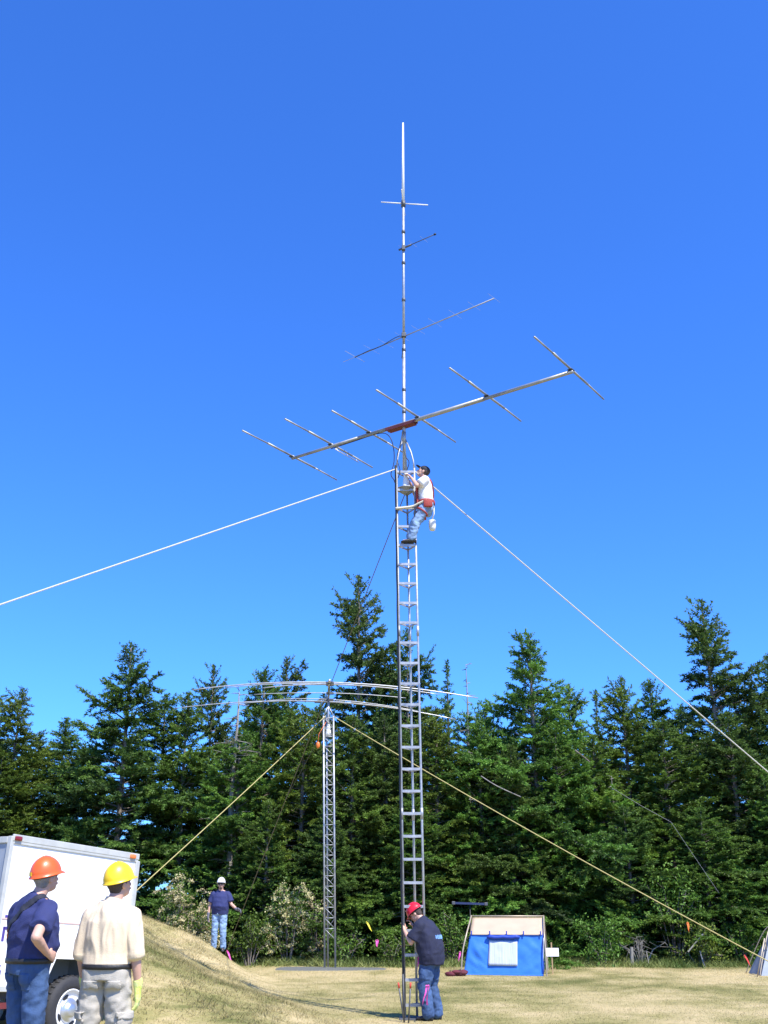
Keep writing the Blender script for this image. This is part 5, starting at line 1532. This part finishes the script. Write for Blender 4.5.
P4 = person("man in red hard hat and navy T-shirt bending to the foot of the ladder tower", (q.x, 17.72, gz(q.x, 17.72)), R(-64), J, DKNAVY, DENIM, 'red', 'hair_b', sleeve=.80, cloth=dict(first_ring=0, shirt=.034, leg=.034, wrinkle=(.009, 5, 5, 3.)), shoe=LEATHER, scale=1.0)
# pale blue print on the back of the shirt, too small in the photograph to read
mb = MB(); r = random.Random(3)
M['print'] = mat('pale_blue_print', (.22, .42, .80), .7)
def shirt_back(x, z):
    # lies on the rings' back face
    ry = .175 + .024 if z < 1.18 else .163 + .024
    rx = .205 + .024
    c = .04 if z > 1.1 else .02
    return V3(x, c - ry * math.sqrt(max(0, 1 - (x / rx) ** 2)) - .012, z)
def letter(x, strokes):
    for (a, b2) in strokes:
        p = shirt_back(x + a[0] * .026, 1.155 + a[1] * .05); q_ = shirt_back(x + b2[0] * .026, 1.155 + b2[1] * .05)
        mb.bar(p, q_, .014, .009)
for i in range(7): letter(-.115 + .032 * i, [((.2, 0), (.2, 1))] + ([((.2, 1), (.9, 1))] if i % 2 else [((.2, .5), (.9, .5))]) + ([((.2, 0), (.9, 0))] if i % 3 else []))
mb.build("shirt_print", M['print'], P4)

# 5. climber, in profile against the tower
J = stand()
cy = TY + .06
bz = zk[21]                                           # rung under his boots
cx = at(425.5, 500, cy).x
J['torso'] = [(V3(0, -.02, .70), .165, .125, 0.), (V3(0, -.015, .80), .165, .12, .1), (V3(0, .0, .90), .158, .118, .3), (V3(0, .01, 1.02), .165, .12, .6), (V3(0, .015, 1.13), .175, .118, .9), (V3(0, .01, 1.20), .145, .095, 1.), (V3(0, .01, 1.25), .07, .065, 1.)]
J['neck'] = V3(0, .01, 1.25); J['head'] = V3(0, .035, 1.425); J['hpitch'] = R(32); J['hyaw'] = R(4)
for s, k in (('L', -1), ('R', 1)):
    J['sh' + s] = V3(k * .19, .01, 1.185); J['hip' + s] = V3(k * .095, 0, .72)
    J['kn' + s] = V3(k * .12, .21 + .03 * k, .40); J['an' + s] = V3(k * .085, .27 + .02 * k, .105); J['toe' + s] = V3(k * .09, .45, .06)
J['elL'] = V3(-.24, .16, 1.06); J['wrL'] = V3(-.10, .245, 1.255); J['handL'] = (V3(.2, .45, .6), V3(.4, -.4, .6), V3(.3, 1, -.2), .7)
J['elR'] = V3(.24, .17, 1.05); J['wrR'] = V3(.11, .265, 1.24); J['handR'] = (V3(-.2, .45, .6), V3(-.4, -.4, .6), V3(-.3, 1, -.2), .7)
P5 = person("climber in white T-shirt and red harness leaning back near the tower's top", (cx, cy, bz + .018), R(-90), J, WHITEC, DENIM_L, None, 'hair_b', sleeve=.66, cloth=dict(first_ring=1, shirt=.02), shoe=LEATHER)
r_, f, u = head_basis(J['hyaw'], J['hpitch'])
H = J['head']
mb = MB()
for q_ in ((0, .030, .010, .092, .108, .088),):
    mb.ell(H + u * .050 - f * .012, .087, .104, .078, r_, f, u)
mb.ell(H + u * .052 + f * .125, .070, .065, .010, r_, f, u)
link("cap", evaluated("cap", mb, .007, 2), mat('dark_cap_cloth', (.022, .024, .035), .8), P5)
# harness
mb = MB(); c = J['torso'][1][0]
n = 30
for zo, w_, m_q in ((.0, .075, 0),):
    prof = [(.99, -w_ / 2), (1.05, -w_ / 2 + .01), (1.05, w_ / 2 - .01), (.99, w_ / 2)]
    vs = []; fs = []
    for q_, z in prof:
        for k in range(n):
            t = 2 * PI * k / n; vs.append(c + V3(math.cos(t) * .195 * q_, math.sin(t) * .152 * q_, z))
    for i in range(4):
        for k in range(n):
            k2 = (k + 1) % n; i2 = (i + 1) % 4; fs.append((i * n + k, i * n + k2, i2 * n + k2, i2 * n + k))
    mb.add(vs, fs)
hb = mb.build("harness_belt", HARN, P5, True)
for s in (-1, 1):
    strap_on(P5, [(s * .10, .155, .84), (s * .10, .165, .95), (s * .11, .160, 1.08), (s * .12, .115, 1.20), (s * .11, .02, 1.285), (s * .09, -.10, 1.20), (s * .05, -.145, 1.05), (s * .03, -.15, .86)], .05, HARN, "harness_strap", None)
    tmp = [J['hip' + ('L' if s < 0 else 'R')].lerp(J['kn' + ('L' if s < 0 else 'R')], .35)]
    d = (J['knR'] - J['hipR']).normalized(); a, b_ = frame(d)
    pts = [tmp[0] + (a * math.cos(2 * PI * k / 16) + b_ * math.sin(2 * PI * k / 16)) * .108 for k in range(17)]
    mb = MB(); mb.tube(pts, .018, 6); mb.build("leg_loop", HARN, P5, True)
mb = MB(); mb.box(c + V3(0, .165, .0), (.30, .03, .12), None, .01); mb.box(c + V3(.0, .155, .24), (.16, .03, .30), None, .012); mb.build("chest_pad", HARN, P5, True)
for s in (-1, 1):
    mb = MB(); mb.box(c + V3(s * .20, -.02, -.06), (.06, .16, .15), None, .015); mb.build("side_pouch", HARN, P5, True)
P5_inv = Matrix.Translation((cx, cy, bz + .018)) @ Matrix.Rotation(R(90), 4, 'Z')
def p5(v): return P5_inv @ Vector(v)
# lanyard bar from his hip round the tower, and the pouch that hangs behind him
zl_ = at(410, 507, cy - .1).z
mb = MB(); a = p5((-.21, -.02, .80)); b2 = Vector((tx(zl_) + .10, TY - .06, zl_)); b3 = Vector((tx(zl_) - TW / 2 - .03, TY - .045, zl_ - .03))
loop_cable(mb, [a, a.lerp(b2, .5), b2, b3], .022)
thing("safety_lanyard", mb, mat('pale_lanyard', (.62, .56, .42), .7, 0, .1, 10), "thick pale lanyard from the climber's belt across the tower", "lanyard", None, True)
mb = MB(); bp_ = p5((-.02, -.115, .385))
rings = []
for z, q_ in ((-.11, .03), (-.10, .05), (-.05, .062), (.02, .068), (.075, .062), (.085, .058), (.078, .05)):
    rings.append((bp_ + V3(0, 0, z), V3(q_, 0, 0), V3(0, q_, 0)))
mb.loft(rings, 18); mb.tube([bp_ + V3(.0, 0, .1), p5((-.03, -.15, .60)), p5((-.05, -.145, .76))], .012, 6)
thing("tool_bag", mb, mat('white_canvas', (.70, .69, .64), .85, 0, .06, 8, .3, 60), "white canvas tool bag hanging behind the climber's legs", "bag", None, True)
mb = MB(); loop_cable(mb, [p5((-.16, .12, .76)), p5((-.19, .22, .55)), p5((-.15, .13, .42)), p5((-.18, .05, .58)), p5((-.17, .08, .76))], .009); mb_o = thing("rope_loop", mb, M['cable'], "black rope loop dangling from the climber's belt over his thigh", "rope", None, True)
